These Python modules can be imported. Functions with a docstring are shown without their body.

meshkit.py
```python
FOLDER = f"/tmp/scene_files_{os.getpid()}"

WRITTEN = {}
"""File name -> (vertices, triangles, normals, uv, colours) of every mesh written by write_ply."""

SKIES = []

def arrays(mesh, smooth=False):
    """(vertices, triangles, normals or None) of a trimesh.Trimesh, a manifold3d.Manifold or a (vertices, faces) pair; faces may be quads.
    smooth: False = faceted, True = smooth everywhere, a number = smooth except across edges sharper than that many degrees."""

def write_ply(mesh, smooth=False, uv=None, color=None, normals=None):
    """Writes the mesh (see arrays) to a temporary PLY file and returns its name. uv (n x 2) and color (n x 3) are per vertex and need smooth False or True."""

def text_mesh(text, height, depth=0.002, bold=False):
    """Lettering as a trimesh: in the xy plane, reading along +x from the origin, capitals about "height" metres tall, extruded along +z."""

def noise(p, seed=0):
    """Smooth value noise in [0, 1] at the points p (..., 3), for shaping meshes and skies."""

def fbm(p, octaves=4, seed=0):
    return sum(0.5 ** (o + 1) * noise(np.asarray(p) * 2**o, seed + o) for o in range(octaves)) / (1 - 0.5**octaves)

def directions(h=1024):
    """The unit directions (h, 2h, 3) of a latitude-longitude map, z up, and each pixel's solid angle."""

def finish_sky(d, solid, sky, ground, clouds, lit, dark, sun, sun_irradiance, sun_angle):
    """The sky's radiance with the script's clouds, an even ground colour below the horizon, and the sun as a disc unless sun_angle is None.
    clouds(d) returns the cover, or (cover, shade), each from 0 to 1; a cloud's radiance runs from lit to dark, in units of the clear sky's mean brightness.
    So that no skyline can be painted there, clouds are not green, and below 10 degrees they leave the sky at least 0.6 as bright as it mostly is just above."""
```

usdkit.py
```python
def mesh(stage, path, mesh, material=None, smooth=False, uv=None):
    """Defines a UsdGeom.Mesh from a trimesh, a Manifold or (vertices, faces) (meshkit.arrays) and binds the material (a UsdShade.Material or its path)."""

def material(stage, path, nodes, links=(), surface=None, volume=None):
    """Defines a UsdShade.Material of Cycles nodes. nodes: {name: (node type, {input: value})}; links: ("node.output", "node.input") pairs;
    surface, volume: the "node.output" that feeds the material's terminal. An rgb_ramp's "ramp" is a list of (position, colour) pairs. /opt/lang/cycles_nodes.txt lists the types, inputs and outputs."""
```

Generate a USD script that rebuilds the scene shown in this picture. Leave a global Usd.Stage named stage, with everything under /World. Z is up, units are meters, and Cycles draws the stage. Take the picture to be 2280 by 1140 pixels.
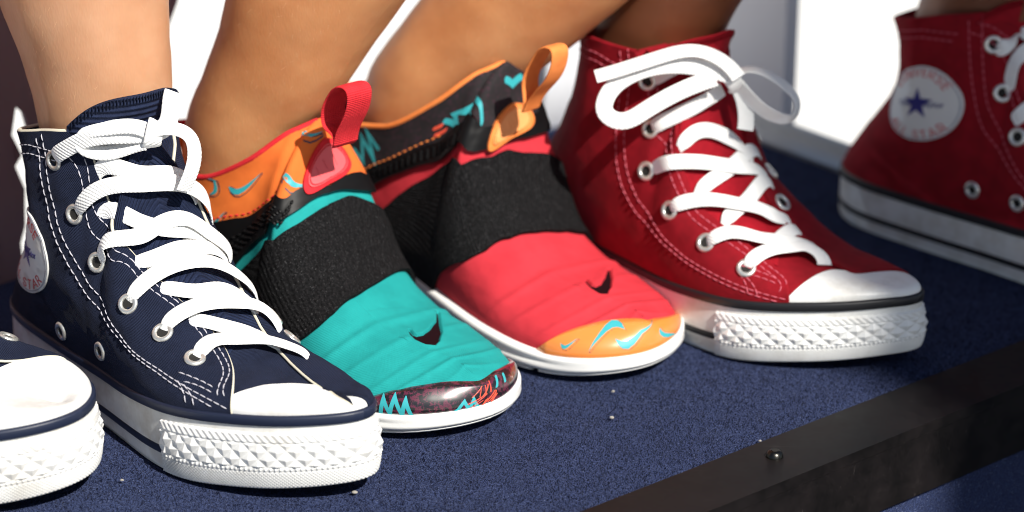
import math, random
import numpy as np, trimesh, usdkit, meshkit
from scipy.interpolate import CubicSpline, PchipInterpolator
from pxr import Usd, UsdGeom, UsdShade, UsdLux, Gf, Sdf, Vt

stage = Usd.Stage.CreateInMemory()
UsdGeom.SetStageUpAxis(stage, UsdGeom.Tokens.z)
UsdGeom.SetStageMetersPerUnit(stage, 1.0)
UsdGeom.Xform.Define(stage, '/World')
stage.SetDefaultPrim(stage.GetPrimAtPath('/World'))
RNG = np.random.default_rng(7)

# ---------------------------------------------------------------- camera, sky, sun, exposure
PITCH, DIST, FPX = 22.0, 1.5, 5600.0
cam = UsdGeom.Camera.Define(stage, '/World/camera')
cam.CreateHorizontalApertureAttr(36.0)
cam.CreateVerticalApertureAttr(18.0)
cam.CreateFocalLengthAttr(36.0 * FPX / 2280)
cam.CreateClippingRangeAttr(Gf.Vec2f(0.05, 500))
cam.CreateFStopAttr(5.0)
cam.CreateFocusDistanceAttr(1.25)
EXPOSURE = 0.62
cam.CreateExposureAttr(EXPOSURE)
p_ = math.radians(PITCH)
xf = UsdGeom.Xformable(cam)
xf.AddTranslateOp().Set(Gf.Vec3d(0, -DIST * math.cos(p_), DIST * math.sin(p_)))
xf.AddRotateXOp().Set(90 - PITCH)

SUN_AZ, SUN_EL = math.radians(-53), math.radians(46)      # direction to the sun: x right, y away from the camera
sd = np.array([math.cos(SUN_AZ) * math.cos(SUN_EL), math.sin(SUN_AZ) * math.cos(SUN_EL), math.sin(SUN_EL)])
sun = UsdLux.DistantLight.Define(stage, '/World/sun')
sun.CreateIntensityAttr(1.1); sun.CreateAngleAttr(0.5); sun.CreateNormalizeAttr(True)
sun.CreateColorAttr(Gf.Vec3f(1.0, 0.955, 0.88))
q = Gf.Rotation(Gf.Vec3d(0, 0, -1), Gf.Vec3d(*(-sd)))
UsdGeom.Xformable(sun).AddTransformOp().Set(Gf.Matrix4d().SetRotate(q))
dome = UsdLux.DomeLight.Define(stage, '/World/sky')
sky_m = usdkit.material(stage, '/World/Looks/sky_light', {
    's': ('sky_texture', {'sky_type': 'single_scattering', 'sun_disc': False, 'sun_elevation': SUN_EL,
                          'sun_rotation': math.atan2(sd[0], sd[1])}),
    'b': ('background_shader', {'strength': 0.05})}, [('s.color', 'b.color')], surface='b.background')
UsdShade.MaterialBindingAPI.Apply(dome.GetPrim()).Bind(sky_m)
dome.GetPrim().SetCustomDataByKey('kind', 'structure')

# ---------------------------------------------------------------- scene helpers
_used = {}
def numbered(path):
    k = _used.get(path, 0); _used[path] = k + 1
    return path if k == 0 else '%s_%03d' % (path, k)
def setcd(prim, **kw):
    for k, v in kw.items():
        if v: prim.SetCustomDataByKey(k, v)
def thing(name, label, cat, loc=(0, 0, 0), rotz=0.0, group=None):
    x = UsdGeom.Xform.Define(stage, numbered('/World/' + name))
    x.AddTranslateOp().Set(Gf.Vec3d(*map(float, loc)))
    if rotz: x.AddRotateZOp().Set(float(rotz))
    setcd(x.GetPrim(), label=label, category=cat, group=group)
    return x.GetPrim()
def part(name, mesh, mat, parent, smooth=True, uv=None, label=None, kind=None):
    base = str(parent.GetPath()) if parent is not None else '/World'
    m = usdkit.mesh(stage, numbered(base + '/' + name), mesh, mat, smooth=smooth, uv=uv)
    m.CreateDoubleSidedAttr(True)
    setcd(m.GetPrim(), label=label, kind=kind)
    return m.GetPrim()
def top(name, mesh, mat, label=None, cat=None, kind=None, smooth=False, group=None):
    pr = part(name, mesh, mat, None, smooth=smooth, kind=kind)
    setcd(pr, label=label, category=cat, group=group)
    return pr

def M(name, color=(.5, .5, .5), rough=.6, nodes=None, links=None, **kw):
    n = {'p': ('principled_bsdf', dict(base_color=color, roughness=rough, **kw))}
    n.update(nodes or {})
    return usdkit.material(stage, '/World/Looks/' + name, n, links or [], surface='p.BSDF')

def fabric(name, color, dark, rough=.85, su=900., sv=900., strength=.5, dist=.0006, twill=True, sheen=.1, mott=90., wv=.15, spec=.2, **kw):
    """woven cloth: fine weave relief in the cloth's own UV metres, a little mottling in colour"""
    n = {'tc': ('texture_coordinate', {}),
         'mp': ('mapping', {'scale': (su, sv, 1), 'rotation': (0, 0, .7 if twill else 0)}),
         'w1': ('wave_texture', {'wave_type': 'bands', 'bands_direction': 'x', 'scale': .32, 'distortion': .6, 'detail': 1., 'detail_scale': 1.5}),
         'w2': ('wave_texture', {'wave_type': 'bands', 'bands_direction': 'y', 'scale': .32, 'distortion': .6, 'detail': 1., 'detail_scale': 1.5}),
         'mx': ('math', {'math_type': 'multiply_add', 'value2': .5 if not twill else .25}),
         'nz': ('noise_texture', {'scale': mott, 'detail': 5, 'roughness': .65}),
         'nf': ('noise_texture', {'scale': 1800., 'detail': 2}),
         'ad': ('math', {'math_type': 'multiply_add', 'value2': .6}),
         'rp': ('rgb_ramp', {'ramp': [(.3, dark), (.75, color)]}),
         'av': ('math', {'math_type': 'multiply_add', 'value2': wv}),
         'bp': ('bump', {'strength': strength, 'distance': dist}),
         'p': ('principled_bsdf', dict(roughness=rough, specular_ior_level=spec, sheen_weight=sheen, sheen_roughness=.4, sheen_tint=color, **kw))}
    l = [('tc.UV', 'mp.vector'), ('mp.vector', 'w1.vector'), ('mp.vector', 'w2.vector'), ('w2.fac', 'mx.value1'), ('w1.fac', 'mx.value3'),
         ('tc.object', 'nz.vector'), ('tc.object', 'nf.vector'), ('nf.fac', 'ad.value1'), ('mx.value', 'ad.value3'), ('ad.value', 'bp.height'),
         ('mx.value', 'av.value1'), ('nz.fac', 'av.value3'), ('av.value', 'rp.fac'), ('rp.color', 'p.base_color'), ('bp.normal', 'p.normal')]
    return usdkit.material(stage, '/World/Looks/' + name, n, l, surface='p.BSDF')

def grimy(name, color, dirt, rough=.45, amount=(.52, .8), scale=45., bump=.15, bscale=500., **kw):
    n = {'tc': ('texture_coordinate', {}),
         'nz': ('noise_texture', {'scale': scale, 'detail': 6, 'roughness': .7}),
         'n2': ('noise_texture', {'scale': bscale, 'detail': 3}),
         'rp': ('rgb_ramp', {'ramp': [(amount[0], color), (amount[1], dirt)]}),
         'bp': ('bump', {'strength': bump, 'distance': .0004}),
         'p': ('principled_bsdf', dict(roughness=rough, **kw))}
    l = [('tc.object', 'nz.vector'), ('tc.object', 'n2.vector'), ('nz.fac', 'rp.fac'), ('n2.fac', 'bp.height'), ('rp.color', 'p.base_color'), ('bp.normal', 'p.normal')]
    return usdkit.material(stage, '/World/Looks/' + name, n, l, surface='p.BSDF')

# ---------------------------------------------------------------- geometry helpers
def gridmesh(P, uv=None, wrap=False):
    """grid of points (m, n, 3) -> (verts, tris, uv)"""
    m, n = P.shape[:2]
    idx = np.arange(m * n).reshape(m, n)
    if wrap: idx = np.vstack([idx, idx[:1]])
    a, b, c, d = idx[:-1, :-1], idx[1:, :-1], idx[1:, 1:], idx[:-1, 1:]
    f = np.concatenate([np.stack([a, c, b], -1).reshape(-1, 3), np.stack([a, d, c], -1).reshape(-1, 3)])
    return P.reshape(-1, 3), f, (uv.reshape(-1, 2) if uv is not None else None)
def gnormals(P):
    du, dv = np.gradient(P, axis=0), np.gradient(P, axis=1)
    n = np.cross(du, dv)
    return n / np.maximum(np.linalg.norm(n, axis=-1, keepdims=True), 1e-12)
def join(parts):
    V, F, U, o = [], [], [], 0
    for v, f, u in parts:
        V.append(v); F.append(f + o); o += len(v)
        U.append(u if u is not None else np.zeros((len(v), 2)))
    return np.vstack(V), np.vstack(F), np.vstack(U)
def slab(Po, Pi, uv=None):
    """closed thick sheet from outer and inner grids (m, n, 3); edges keep their own vertices so that they stay crisp"""
    parts = [gridmesh(Po, uv), gridmesh(Pi[:, ::-1], uv[:, ::-1] if uv is not None else None)]
    for A, B in ((Po[0], Pi[0]), (Pi[-1], Po[-1]), (Pi[:, 0], Po[:, 0]), (Po[:, -1], Pi[:, -1])):
        parts.append(gridmesh(np.stack([A, B])))
    return join(parts)
def put(name, g, mat, parent, **kw):
    v, f, uv = g
    return part(name, (v, f), mat, parent, smooth=True, uv=uv, **kw)
def unit(v): return v / np.maximum(np.linalg.norm(v, axis=-1, keepdims=True), 1e-12)
def curve(pts, n=60):
    pts = np.asarray(pts, float)
    t = np.r_[0, np.cumsum(np.linalg.norm(np.diff(pts, axis=0), axis=1))]
    cs = CubicSpline(t, pts) if len(pts) > 2 else (lambda x: pts[0] + (pts[1] - pts[0]) * np.asarray(x)[:, None] / t[-1])
    d = cs(np.linspace(0, t[-1], max(400, 6 * n)))
    s = np.r_[0, np.cumsum(np.linalg.norm(np.diff(d, axis=0), axis=1))]
    return np.stack([np.interp(np.linspace(0, s[-1], n), s, d[:, k]) for k in range(d.shape[1])], -1)
def ribbon(C, N, width, thick, round_=.5, taper=None):
    """flat band along points C with face normals N; rounded lens section. Returns join-able mesh with uv in metres"""
    C, N = np.asarray(C, float), np.asarray(N, float)
    T = unit(np.gradient(C, axis=0)); N = unit(N - T * (N * T).sum(-1, keepdims=True)); S = np.cross(T, N)
    k = 16; th = -np.linspace(0, 2 * np.pi, k, endpoint=False)
    cx = np.sign(np.cos(th)) * np.abs(np.cos(th)) ** round_; cy = np.sign(np.sin(th)) * np.abs(np.sin(th)) ** .8
    w = np.broadcast_to(np.asarray(width, float), (len(C),)); tk = np.broadcast_to(np.asarray(thick, float), (len(C),))
    P = C[:, None] + S[:, None] * (cx[None, :, None] * w[:, None, None] / 2) + N[:, None] * (cy[None, :, None] * tk[:, None, None] / 2)
    P = np.concatenate([P, P[:, :1]], 1)
    s = np.r_[0, np.cumsum(np.linalg.norm(np.diff(C, axis=0), axis=1))]
    uv = np.stack([np.broadcast_to(s[:, None], P.shape[:2]), np.broadcast_to(np.r_[cx, cx[:1]][None] * .004, P.shape[:2])], -1)
    caps = []
    for ring in (P[0], P[-1][::-1]):
        c = ring.mean(0); v = np.vstack([ring[:-1], c]); n = len(ring) - 1
        caps.append((v, np.array([[i, (i + 1) % n, n] for i in range(n)]), None))
    return join([gridmesh(P, uv)] + caps)
def tube(C, r, k=10, wrap=False):
    C = np.asarray(C, float); T = unit(np.gradient(C, axis=0))
    N = np.cross(T, [0.31, .2, .93]); N = unit(N); B = np.cross(T, N)
    th = np.linspace(0, 2 * np.pi, k + 1)
    r = np.broadcast_to(np.asarray(r, float), (len(C),))
    P = C[:, None] + (N[:, None] * np.cos(th)[None, :, None] + B[:, None] * np.sin(th)[None, :, None]) * r[:, None, None]
    return gridmesh(P)
def torus(c, n, R, r, k=28, m=10, flat=.7, stretch=None):
    n = unit(np.asarray(n, float)); a = unit(np.cross(n, [.0, .3, 1.])); b = np.cross(n, a)
    t = np.linspace(0, 2 * np.pi, k + 1)[:, None]; p = np.linspace(0, 2 * np.pi, m + 1)[None]
    rad = R + r * np.cos(p)
    P = c + a * (np.cos(t) * rad)[..., None] + b * (np.sin(t) * rad)[..., None] + n * (np.broadcast_to(r * flat * np.sin(p), (k + 1, m + 1)))[..., None]
    return gridmesh(P[:, ::-1])
def disc(c, n, R, k=24):
    n = unit(np.asarray(n, float)); a = unit(np.cross(n, [.0, .3, 1.])); b = np.cross(n, a)
    t = np.linspace(0, 2 * np.pi, k, endpoint=False)[:, None]
    v = np.vstack([c + a * np.cos(t) * R + b * np.sin(t) * R, c])
    return v, np.array([[i, (i + 1) % k, k] for i in range(k)]), None
def box(lo, hi):
    b = trimesh.creation.box(extents=np.subtract(hi, lo)); b.apply_translation(np.add(lo, hi) / 2.0); return b
def sstep(x, a, b):
    t = np.clip((x - a) / (b - a), 0, 1); return t * t * (3 - 2 * t)

# ---------------------------------------------------------------- the shoe's surface
class Last:
    """The upper as columns: column a in [-1, 1] starts on the footprint outline at the top of the sole (0 = heel, 1 = toe tip,
    a < 0 = right-hand side) and climbs (h from 0 to 1) to the collar or, further forward, to the ridge of the instep."""
    def __init__(s, O, ang, right, foot, L, bottom, ztop, tops, swell=(.95, .12), collar_u=.125, lean=0., heel=0., crest=(.6, .45), wide=1., wrinkle=.0007, seed=1, relief=None):
        s.O, s.ang, s.right, s.L, s.seed, s.wrinkle, s.lean, s.heel, s.relief = O, ang, right, L, seed, wrinkle, lean, heel, relief
        pts = np.array(foot) * (L if np.max(foot) > .9 else 1.); pts[:, 1] *= wide
        if right and np.max(foot) > .9: pts[:, 1] *= -1
        pts = np.vstack([pts, pts[:1]])
        t = np.r_[0, np.cumsum(np.linalg.norm(np.diff(pts, axis=0), axis=1))]
        d = CubicSpline(t, pts, bc_type='periodic')(np.linspace(0, t[-1], 2000, endpoint=False))
        d = np.roll(d, -np.argmin(d[:, 0]), 0); k = int(np.argmax(d[:, 0]))
        A, B = d[:k + 1], np.vstack([d[k:], d[:1]])[::-1]
        if A[k // 2, 1] > 0: A, B = B, A            # A = v < 0 side
        s.half = []
        for S in (A, B):
            q = np.r_[0, np.cumsum(np.linalg.norm(np.diff(S, axis=0), axis=1))]; s.half.append((q / q[-1], S))
        s.per = [np.sum(np.linalg.norm(np.diff(S, axis=0), axis=1)) for S in (A, B)]
        s.zb = PchipInterpolator(*zip(*bottom)); s.zt = PchipInterpolator(*zip(*ztop))
        s.swell = swell; s.collar_u = collar_u; s.crest = crest
        tt = np.array(tops); av = s.a_of(tt[:, 0])
        s.top = [PchipInterpolator(av, tt[:, j]) for j in range(1, tt.shape[1])]
    def a_of(s, u):
        """|a| whose outline point (mean of both sides) lies at distance u from the heel"""
        aa = np.linspace(0, 1, 400)
        um = sum(np.interp(aa, t, S[:, 0]) for t, S in s.half) / 2
        return np.interp(u, np.maximum.accumulate(um), aa)
    def outline(s, a):
        a = np.asarray(a, float); A = np.abs(a); out = np.empty(a.shape + (2,)); nrm = np.empty_like(out)
        for sg, (t, S) in zip((-1, 1), s.half):
            m = (a < 0) if sg < 0 else (a >= 0)
            for j in (0, 1): out[..., j][m] = np.interp(A[m], t, S[:, j])
            e = .006
            d = [np.interp(np.minimum(A[m] + e, 1), t, S[:, j]) - np.interp(np.maximum(A[m] - e, 0), t, S[:, j]) for j in (0, 1)]
            nrm[..., 0][m], nrm[..., 1][m] = -sg * d[1], sg * d[0]
        for end, dr in ((0, -1.), (1, 1.)):
            w = sstep(np.abs(A - end), 0, .008)[..., None]
            nrm = unit(nrm) * w + np.array([dr, 0]) * (1 - w)
        return out, unit(nrm)
    def F(s, a, off=0.):
        o, n = s.outline(a)
        z = s.zt(np.clip(o[..., 0], 0, s.L))
        o = o + n * (np.asarray(off)[..., None] if np.ndim(off) else off)
        return np.stack([o[..., 0], o[..., 1], z], -1), n
    def P0(s, a, h):
        a, h = np.broadcast_arrays(np.asarray(a, float), np.asarray(h, float))
        F, n = s.F(a); A = np.abs(a); sg = np.where(a < 0, -1., 1.)
        T = np.stack([s.top[0](A), s.top[1](A) * sg + (s.top[3](A) if len(s.top) > 3 else 0), s.top[2](A)], -1)
        k = np.linalg.norm(T - F, axis=-1, keepdims=True)
        ac = s.a_of(s.collar_u); r = sstep(A, ac - .10, ac + .06)[..., None]
        n3 = np.concatenate([n, np.zeros_like(n[..., :1])], -1)
        up = np.array([0, 0, 1.])
        m0 = k * (s.swell[0] * up + s.swell[1] * n3)
        toe = sstep(A, .86, 1.)[..., None]
        flat = sstep(A, s.a_of(.205), s.a_of(.235))
        ci, cu = s.crest[0] + (.95 - s.crest[0]) * flat, s.crest[1] + (.08 - s.crest[1]) * flat
        inward = np.stack([-.9 * toe[..., 0], -sg * (1 - toe[..., 0]) * ci, 0 * A + cu * (1 - toe[..., 0])], -1)
        m1 = k * ((1 - r) * up + r * 1.0 * inward)
        if s.heel:
            hw = (1 - sstep(A, .06, .34))[..., None] * s.heel * k * np.array([1., 0, 0]); m0 = m0 + .45 * hw; m1 = m1 - .65 * hw
        h_ = h[..., None]
        P = F * (2 * h_**3 - 3 * h_**2 + 1) + m0 * (h_**3 - 2 * h_**2 + h_) + T * (3 * h_**2 - 2 * h_**3) + m1 * (h_**3 - h_**2)
        if s.lean:
            z = np.clip(P[..., 2] - .05, 0, None); P = P + np.stack([s.lean * z, 0 * z, 0 * z], -1)
        return P
    def N0(s, a, h, e=.004):
        a, h = np.broadcast_arrays(np.asarray(a, float), np.asarray(h, float))
        h0, h1 = np.clip(h - e, 0, 1), np.clip(h + e, 0, 1)
        hm = np.clip(h, 0, .985)
        a0, a1 = a - e, a + e
        a1 = np.where(a1 > 1, 1, a1); a0 = np.where(a0 < -1, -1, a0)
        da = s.P0(a1, hm) - s.P0(a0, hm); dh = s.P0(a, h1) - s.P0(a, h0)
        n = np.cross(dh, da)
        return unit(n) * 1.0
    def P(s, a, h, off=0.):
        p = s.P0(a, h); n = s.N0(a, h)
        if s.wrinkle:
            q = p * np.array([55., 28., 75.]) + s.seed * 7.3
            w = (meshkit.fbm(q, 3, s.seed) - .5) * 2 * s.wrinkle * np.minimum(1, np.asarray(h) * 6)
            off = off + w
        if s.relief is not None: off = off + s.relief(s, np.asarray(a, float), np.asarray(h, float), p)
        return p + n * np.asarray(off)[..., None]
    def hlen(s, a):
        return np.linalg.norm(np.diff(s.P0(np.full(30, a), np.linspace(0, 1, 30)), axis=0), axis=1).sum()
    def world(s, p):
        t = math.radians(s.ang); c, d = math.cos(t), math.sin(t)
        p = np.asarray(p); return np.stack([s.O[0] + c * p[..., 0] - d * p[..., 1], s.O[1] + d * p[..., 0] + c * p[..., 1], p[..., 2]], -1)

def sheet(S, aa, hlo, hhi, nh, off, thick, flip=False):
    """panel lying on the last between two h-curves given per column a, with thickness"""
    k = np.linspace(0, 1, nh)[None]
    A = np.broadcast_to(aa[:, None], (len(aa), nh)); H = hlo[:, None] + (hhi - hlo)[:, None] * k
    A, H = fold(A, H)
    Po, Pi = S.P(A, H, off + thick), S.P(A, H, off)
    mid = Po[:, nh // 2]
    su = np.r_[0, np.cumsum(np.linalg.norm(np.diff(mid, axis=0), axis=1))]
    sv = np.concatenate([np.zeros((len(aa), 1)), np.cumsum(np.linalg.norm(np.diff(Po, axis=1), axis=2), axis=1)], 1)
    uv = np.stack([np.broadcast_to(su[:, None], sv.shape), sv], -1)
    return slab(Po, Pi, uv)
def line_on(S, ah, off, n=None):
    """dense polyline through (a, h) points lying on the last; returns points and normals"""
    ah = np.asarray(ah, float)
    c = curve(ah * [1, .45], n or 80); c[:, 1] /= .45
    return S.P(c[:, 0], c[:, 1], off), S.N0(c[:, 0], c[:, 1])
def stitches(S, ah, off=.0006, pitch=.0044, duty=.84, r=.00031):
    Pn, Nn = line_on(S, ah, off, 400)
    s = np.r_[0, np.cumsum(np.linalg.norm(np.diff(Pn, axis=0), axis=1))]
    parts = []
    for i in range(int(s[-1] / pitch)):
        x = np.linspace(i * pitch, i * pitch + pitch * duty, 5)
        C = np.stack([np.interp(x, s, Pn[:, k]) for k in range(3)], -1); nn = np.stack([np.interp(x, s, Nn[:, k]) for k in range(3)], -1)
        C = C + nn * (np.sin(np.linspace(0, np.pi, 5)) * .0004 - .0003)[:, None]
        parts.append(tube(C, np.array([.5, 1, 1.05, 1, .5]) * r, 6))
    return join(parts)

# ---------------------------------------------------------------- materials
MAT = {}
MAT['carpet'] = usdkit.material(stage, '/World/Looks/blue_carpet', {
    'tc': ('texture_coordinate', {}),
    'n1': ('noise_texture', {'scale': 900., 'detail': 3, 'roughness': .7}),
    'n2': ('noise_texture', {'scale': 60., 'detail': 4, 'roughness': .6}),
    'n3': ('noise_texture', {'scale': 1500., 'detail': 1}),
    'r1': ('rgb_ramp', {'ramp': [(.30, (.002, .0035, .013)), (.55, (.0075, .014, .052)), (.72, (.026, .046, .14))]}),
    'r2': ('rgb_ramp', {'ramp': [(.3, (.7, .7, .75)), (.7, (1.15, 1.15, 1.1))]}),
    'r3': ('rgb_ramp', {'ramp': [(.70, (0, 0, 0)), (.76, (.32, .36, .5))]}),
    'mx': ('mix_color', {'blend_type': 'multiply', 'fac': 1.}),
    'ad': ('mix_color', {'blend_type': 'add', 'fac': 1.}),
    'bp': ('bump', {'strength': 1., 'distance': .0016}),
    'p': ('principled_bsdf', {'roughness': .9, 'specular_ior_level': .15, 'sheen_weight': .25, 'sheen_roughness': .5, 'sheen_tint': (.35, .45, .9)})},
    [('tc.object', 'n1.vector'), ('tc.object', 'n2.vector'), ('tc.object', 'n3.vector'), ('n1.fac', 'r1.fac'), ('n2.fac', 'r2.fac'), ('n3.fac', 'r3.fac'),
     ('r1.color', 'mx.a'), ('r2.color', 'mx.b'), ('mx.result', 'ad.a'), ('r3.color', 'ad.b'), ('ad.result', 'p.base_color'), ('n1.fac', 'bp.height'), ('bp.normal', 'p.normal')], surface='p.BSDF')
MAT['white_panel'] = M('white_panel', (.82, .82, .8), .5)
MAT['concrete'] = grimy('pale_concrete', (.74, .73, .70), (.66, .65, .62), .8, (.5, .8), 1.2, 0.)
MAT['grey_panel'] = M('grey_panel', (.68, .70, .74), .5)
MAT['aluminium'] = M('aluminium', (.5, .51, .52), .4, metallic=.8)
MAT['black_metal'] = usdkit.material(stage, '/World/Looks/black_painted_metal', {
    'tc': ('texture_coordinate', {}),
    'mp': ('mapping', {'rotation': (0, 0, math.radians(-39)), 'scale': (10, 260, 60)}),
    'n1': ('noise_texture', {'scale': 2., 'detail': 5, 'roughness': .6}),
    'n2': ('noise_texture', {'scale': 26., 'detail': 6, 'roughness': .7}),
    'n3': ('noise_texture', {'scale': 5., 'detail': 3}),
    'r1': ('rgb_ramp', {'ramp': [(.40, (.0045, .004, .004)), (.60, (.009, .007, .0072)), (.78, (.022, .018, .0175))]}),
    'r3': ('rgb_ramp', {'ramp': [(.66, (0, 0, 0)), (.74, (.030, .026, .025))]}),
    'r2': ('rgb_ramp', {'ramp': [(.3, (.36, .36, .36)), (.7, (.6, .6, .6))]}),
    'ad': ('mix_color', {'blend_type': 'add', 'fac': 1.}),
    'p': ('principled_bsdf', {'specular_ior_level': .22})},
    [('tc.object', 'mp.vector'), ('mp.vector', 'n1.vector'), ('tc.object', 'n2.vector'), ('n2.fac', 'r1.fac'), ('n1.fac', 'r3.fac'), ('n2.fac', 'r2.fac'), ('r1.color', 'ad.a'), ('r3.color', 'ad.b'), ('ad.result', 'p.base_color'), ('r2.color', 'p.roughness')], surface='p.BSDF')
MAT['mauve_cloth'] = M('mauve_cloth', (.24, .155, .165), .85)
MAT['steel'] = M('dark_steel', (.06, .058, .052), .3, metallic=1.)
MAT['navy_canvas'] = fabric('navy_canvas', (.0145, .021, .050), (.0035, .0055, .016), su=1050., sv=1050., strength=.9, wv=.30)
MAT['red_canvas'] = fabric('red_canvas', (.27, .004, .012), (.17, .002, .006), su=1800., sv=1800., strength=.35, wv=.1)
MAT['navy_rubber'] = M('navy_rubber', (.012, .018, .042), .45)
MAT['black_rubber'] = M('black_rubber', (.012, .012, .014), .45)
MAT['white_rubber'] = grimy('white_rubber', (.78, .78, .75), (.50, .46, .38), .42, (.46, .80), 38.)
MAT['toe_rubber'] = grimy('white_toe_rubber', (.78, .78, .76), (.50, .47, .41), .36, (.48, .80), 26.)
MAT['cream_cotton'] = M('cream_cotton', (.62, .58, .46), .9)
MAT['white_lace'] = fabric('white_lace', (.86, .86, .84), (.78, .78, .76), su=640, sv=560, strength=.35, dist=.0008, twill=True, wv=.06)
MAT['white_thread'] = M('white_thread', (.46, .45, .50), .8)
MAT['pink_thread'] = M('pink_thread', (.55, .10, .14), .8)
MAT['eyelet_metal'] = M('eyelet_metal', (.74, .73, .68), .3, metallic=.75)
MAT['eyelet_hole'] = M('eyelet_hole', (.012, .011, .01), .9)
MAT['tan_rubber'] = M('tan_rubber', (.32, .20, .11), .7)

def skin(name, col, col2, deep):
    return usdkit.material(stage, '/World/Looks/' + name, {
        'tc': ('texture_coordinate', {}),
        'n1': ('noise_texture', {'scale': 28., 'detail': 5, 'roughness': .6}),
        'n2': ('noise_texture', {'scale': 450., 'detail': 4, 'roughness': .7}),
        'mp': ('mapping', {'scale': (1., 1., .35)}),
        'vo': ('voronoi_texture', {'scale': 900.}),
        'r1': ('rgb_ramp', {'ramp': [(.3, col2), (.65, col)]}),
        'ad': ('math', {'math_type': 'multiply_add', 'value2': .6}),
        'bp': ('bump', {'strength': .13, 'distance': .0005}),
        'p': ('principled_bsdf', {'roughness': .48, 'specular_ior_level': .45, 'subsurface_weight': .3, 'subsurface_scale': .004, 'subsurface_radius': (1., .35, .2)})},
        [('tc.object', 'n1.vector'), ('tc.object', 'mp.vector'), ('mp.vector', 'n2.vector'), ('mp.vector', 'vo.vector'), ('n1.fac', 'r1.fac'), ('n2.fac', 'ad.value1'), ('vo.distance', 'ad.value3'), ('ad.value', 'bp.height'),
         ('r1.color', 'p.base_color'), ('bp.normal', 'p.normal')], surface='p.BSDF')
MAT['skin_fair'] = skin('skin_fair', (.58, .315, .18), (.50, .245, .125), None)
MAT['skin_tan'] = skin('skin_tan', (.60, .285, .12), (.50, .205, .078), None)
MAT['skin_dark'] = skin('skin_dark', (.20, .066, .026), (.15, .047, .019), None)

# ---------------------------------------------------------------- the setting
ROW = np.array([math.cos(math.radians(39)), math.sin(math.radians(39)), 0.])     # along the platform's front edge
FWD = np.array([ROW[1], -ROW[0], 0.])                                            # where the feet point
EDGE0 = np.array([.0416, -.3214, 0.])                                            # a point of the carpet's front edge
def rowpt(r, f, z=0.): return EDGE0 + ROW * r + FWD * f + np.array([0, 0, z])
def slabpoly(pts, z0, z1):
    from shapely.geometry import Polygon
    m = trimesh.creation.extrude_polygon(Polygon([p[:2] for p in pts]), z1 - z0, engine='earcut'); m.apply_translation([0, 0, z0]); return m
RIS = -.44      # riser line (distance behind the front edge)
END = .429       # end rail along the row
top('carpet', slabpoly([rowpt(-1.2, 0), rowpt(END, 0), rowpt(END, RIS), rowpt(-1.2, RIS)], -.012, 0.), MAT['carpet'], kind='structure')
top('lower_carpet', slabpoly([rowpt(-1.5, -.3), rowpt(2.5, -.3), rowpt(2.5, 1.5), rowpt(-1.5, 1.5)], -.32, -.30), MAT['carpet'], kind='structure')
top('ground', slabpoly([(-40, -40), (40, -40), (40, 40), (-40, 40)], -.52, -.5), MAT['concrete'], kind='structure')

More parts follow.
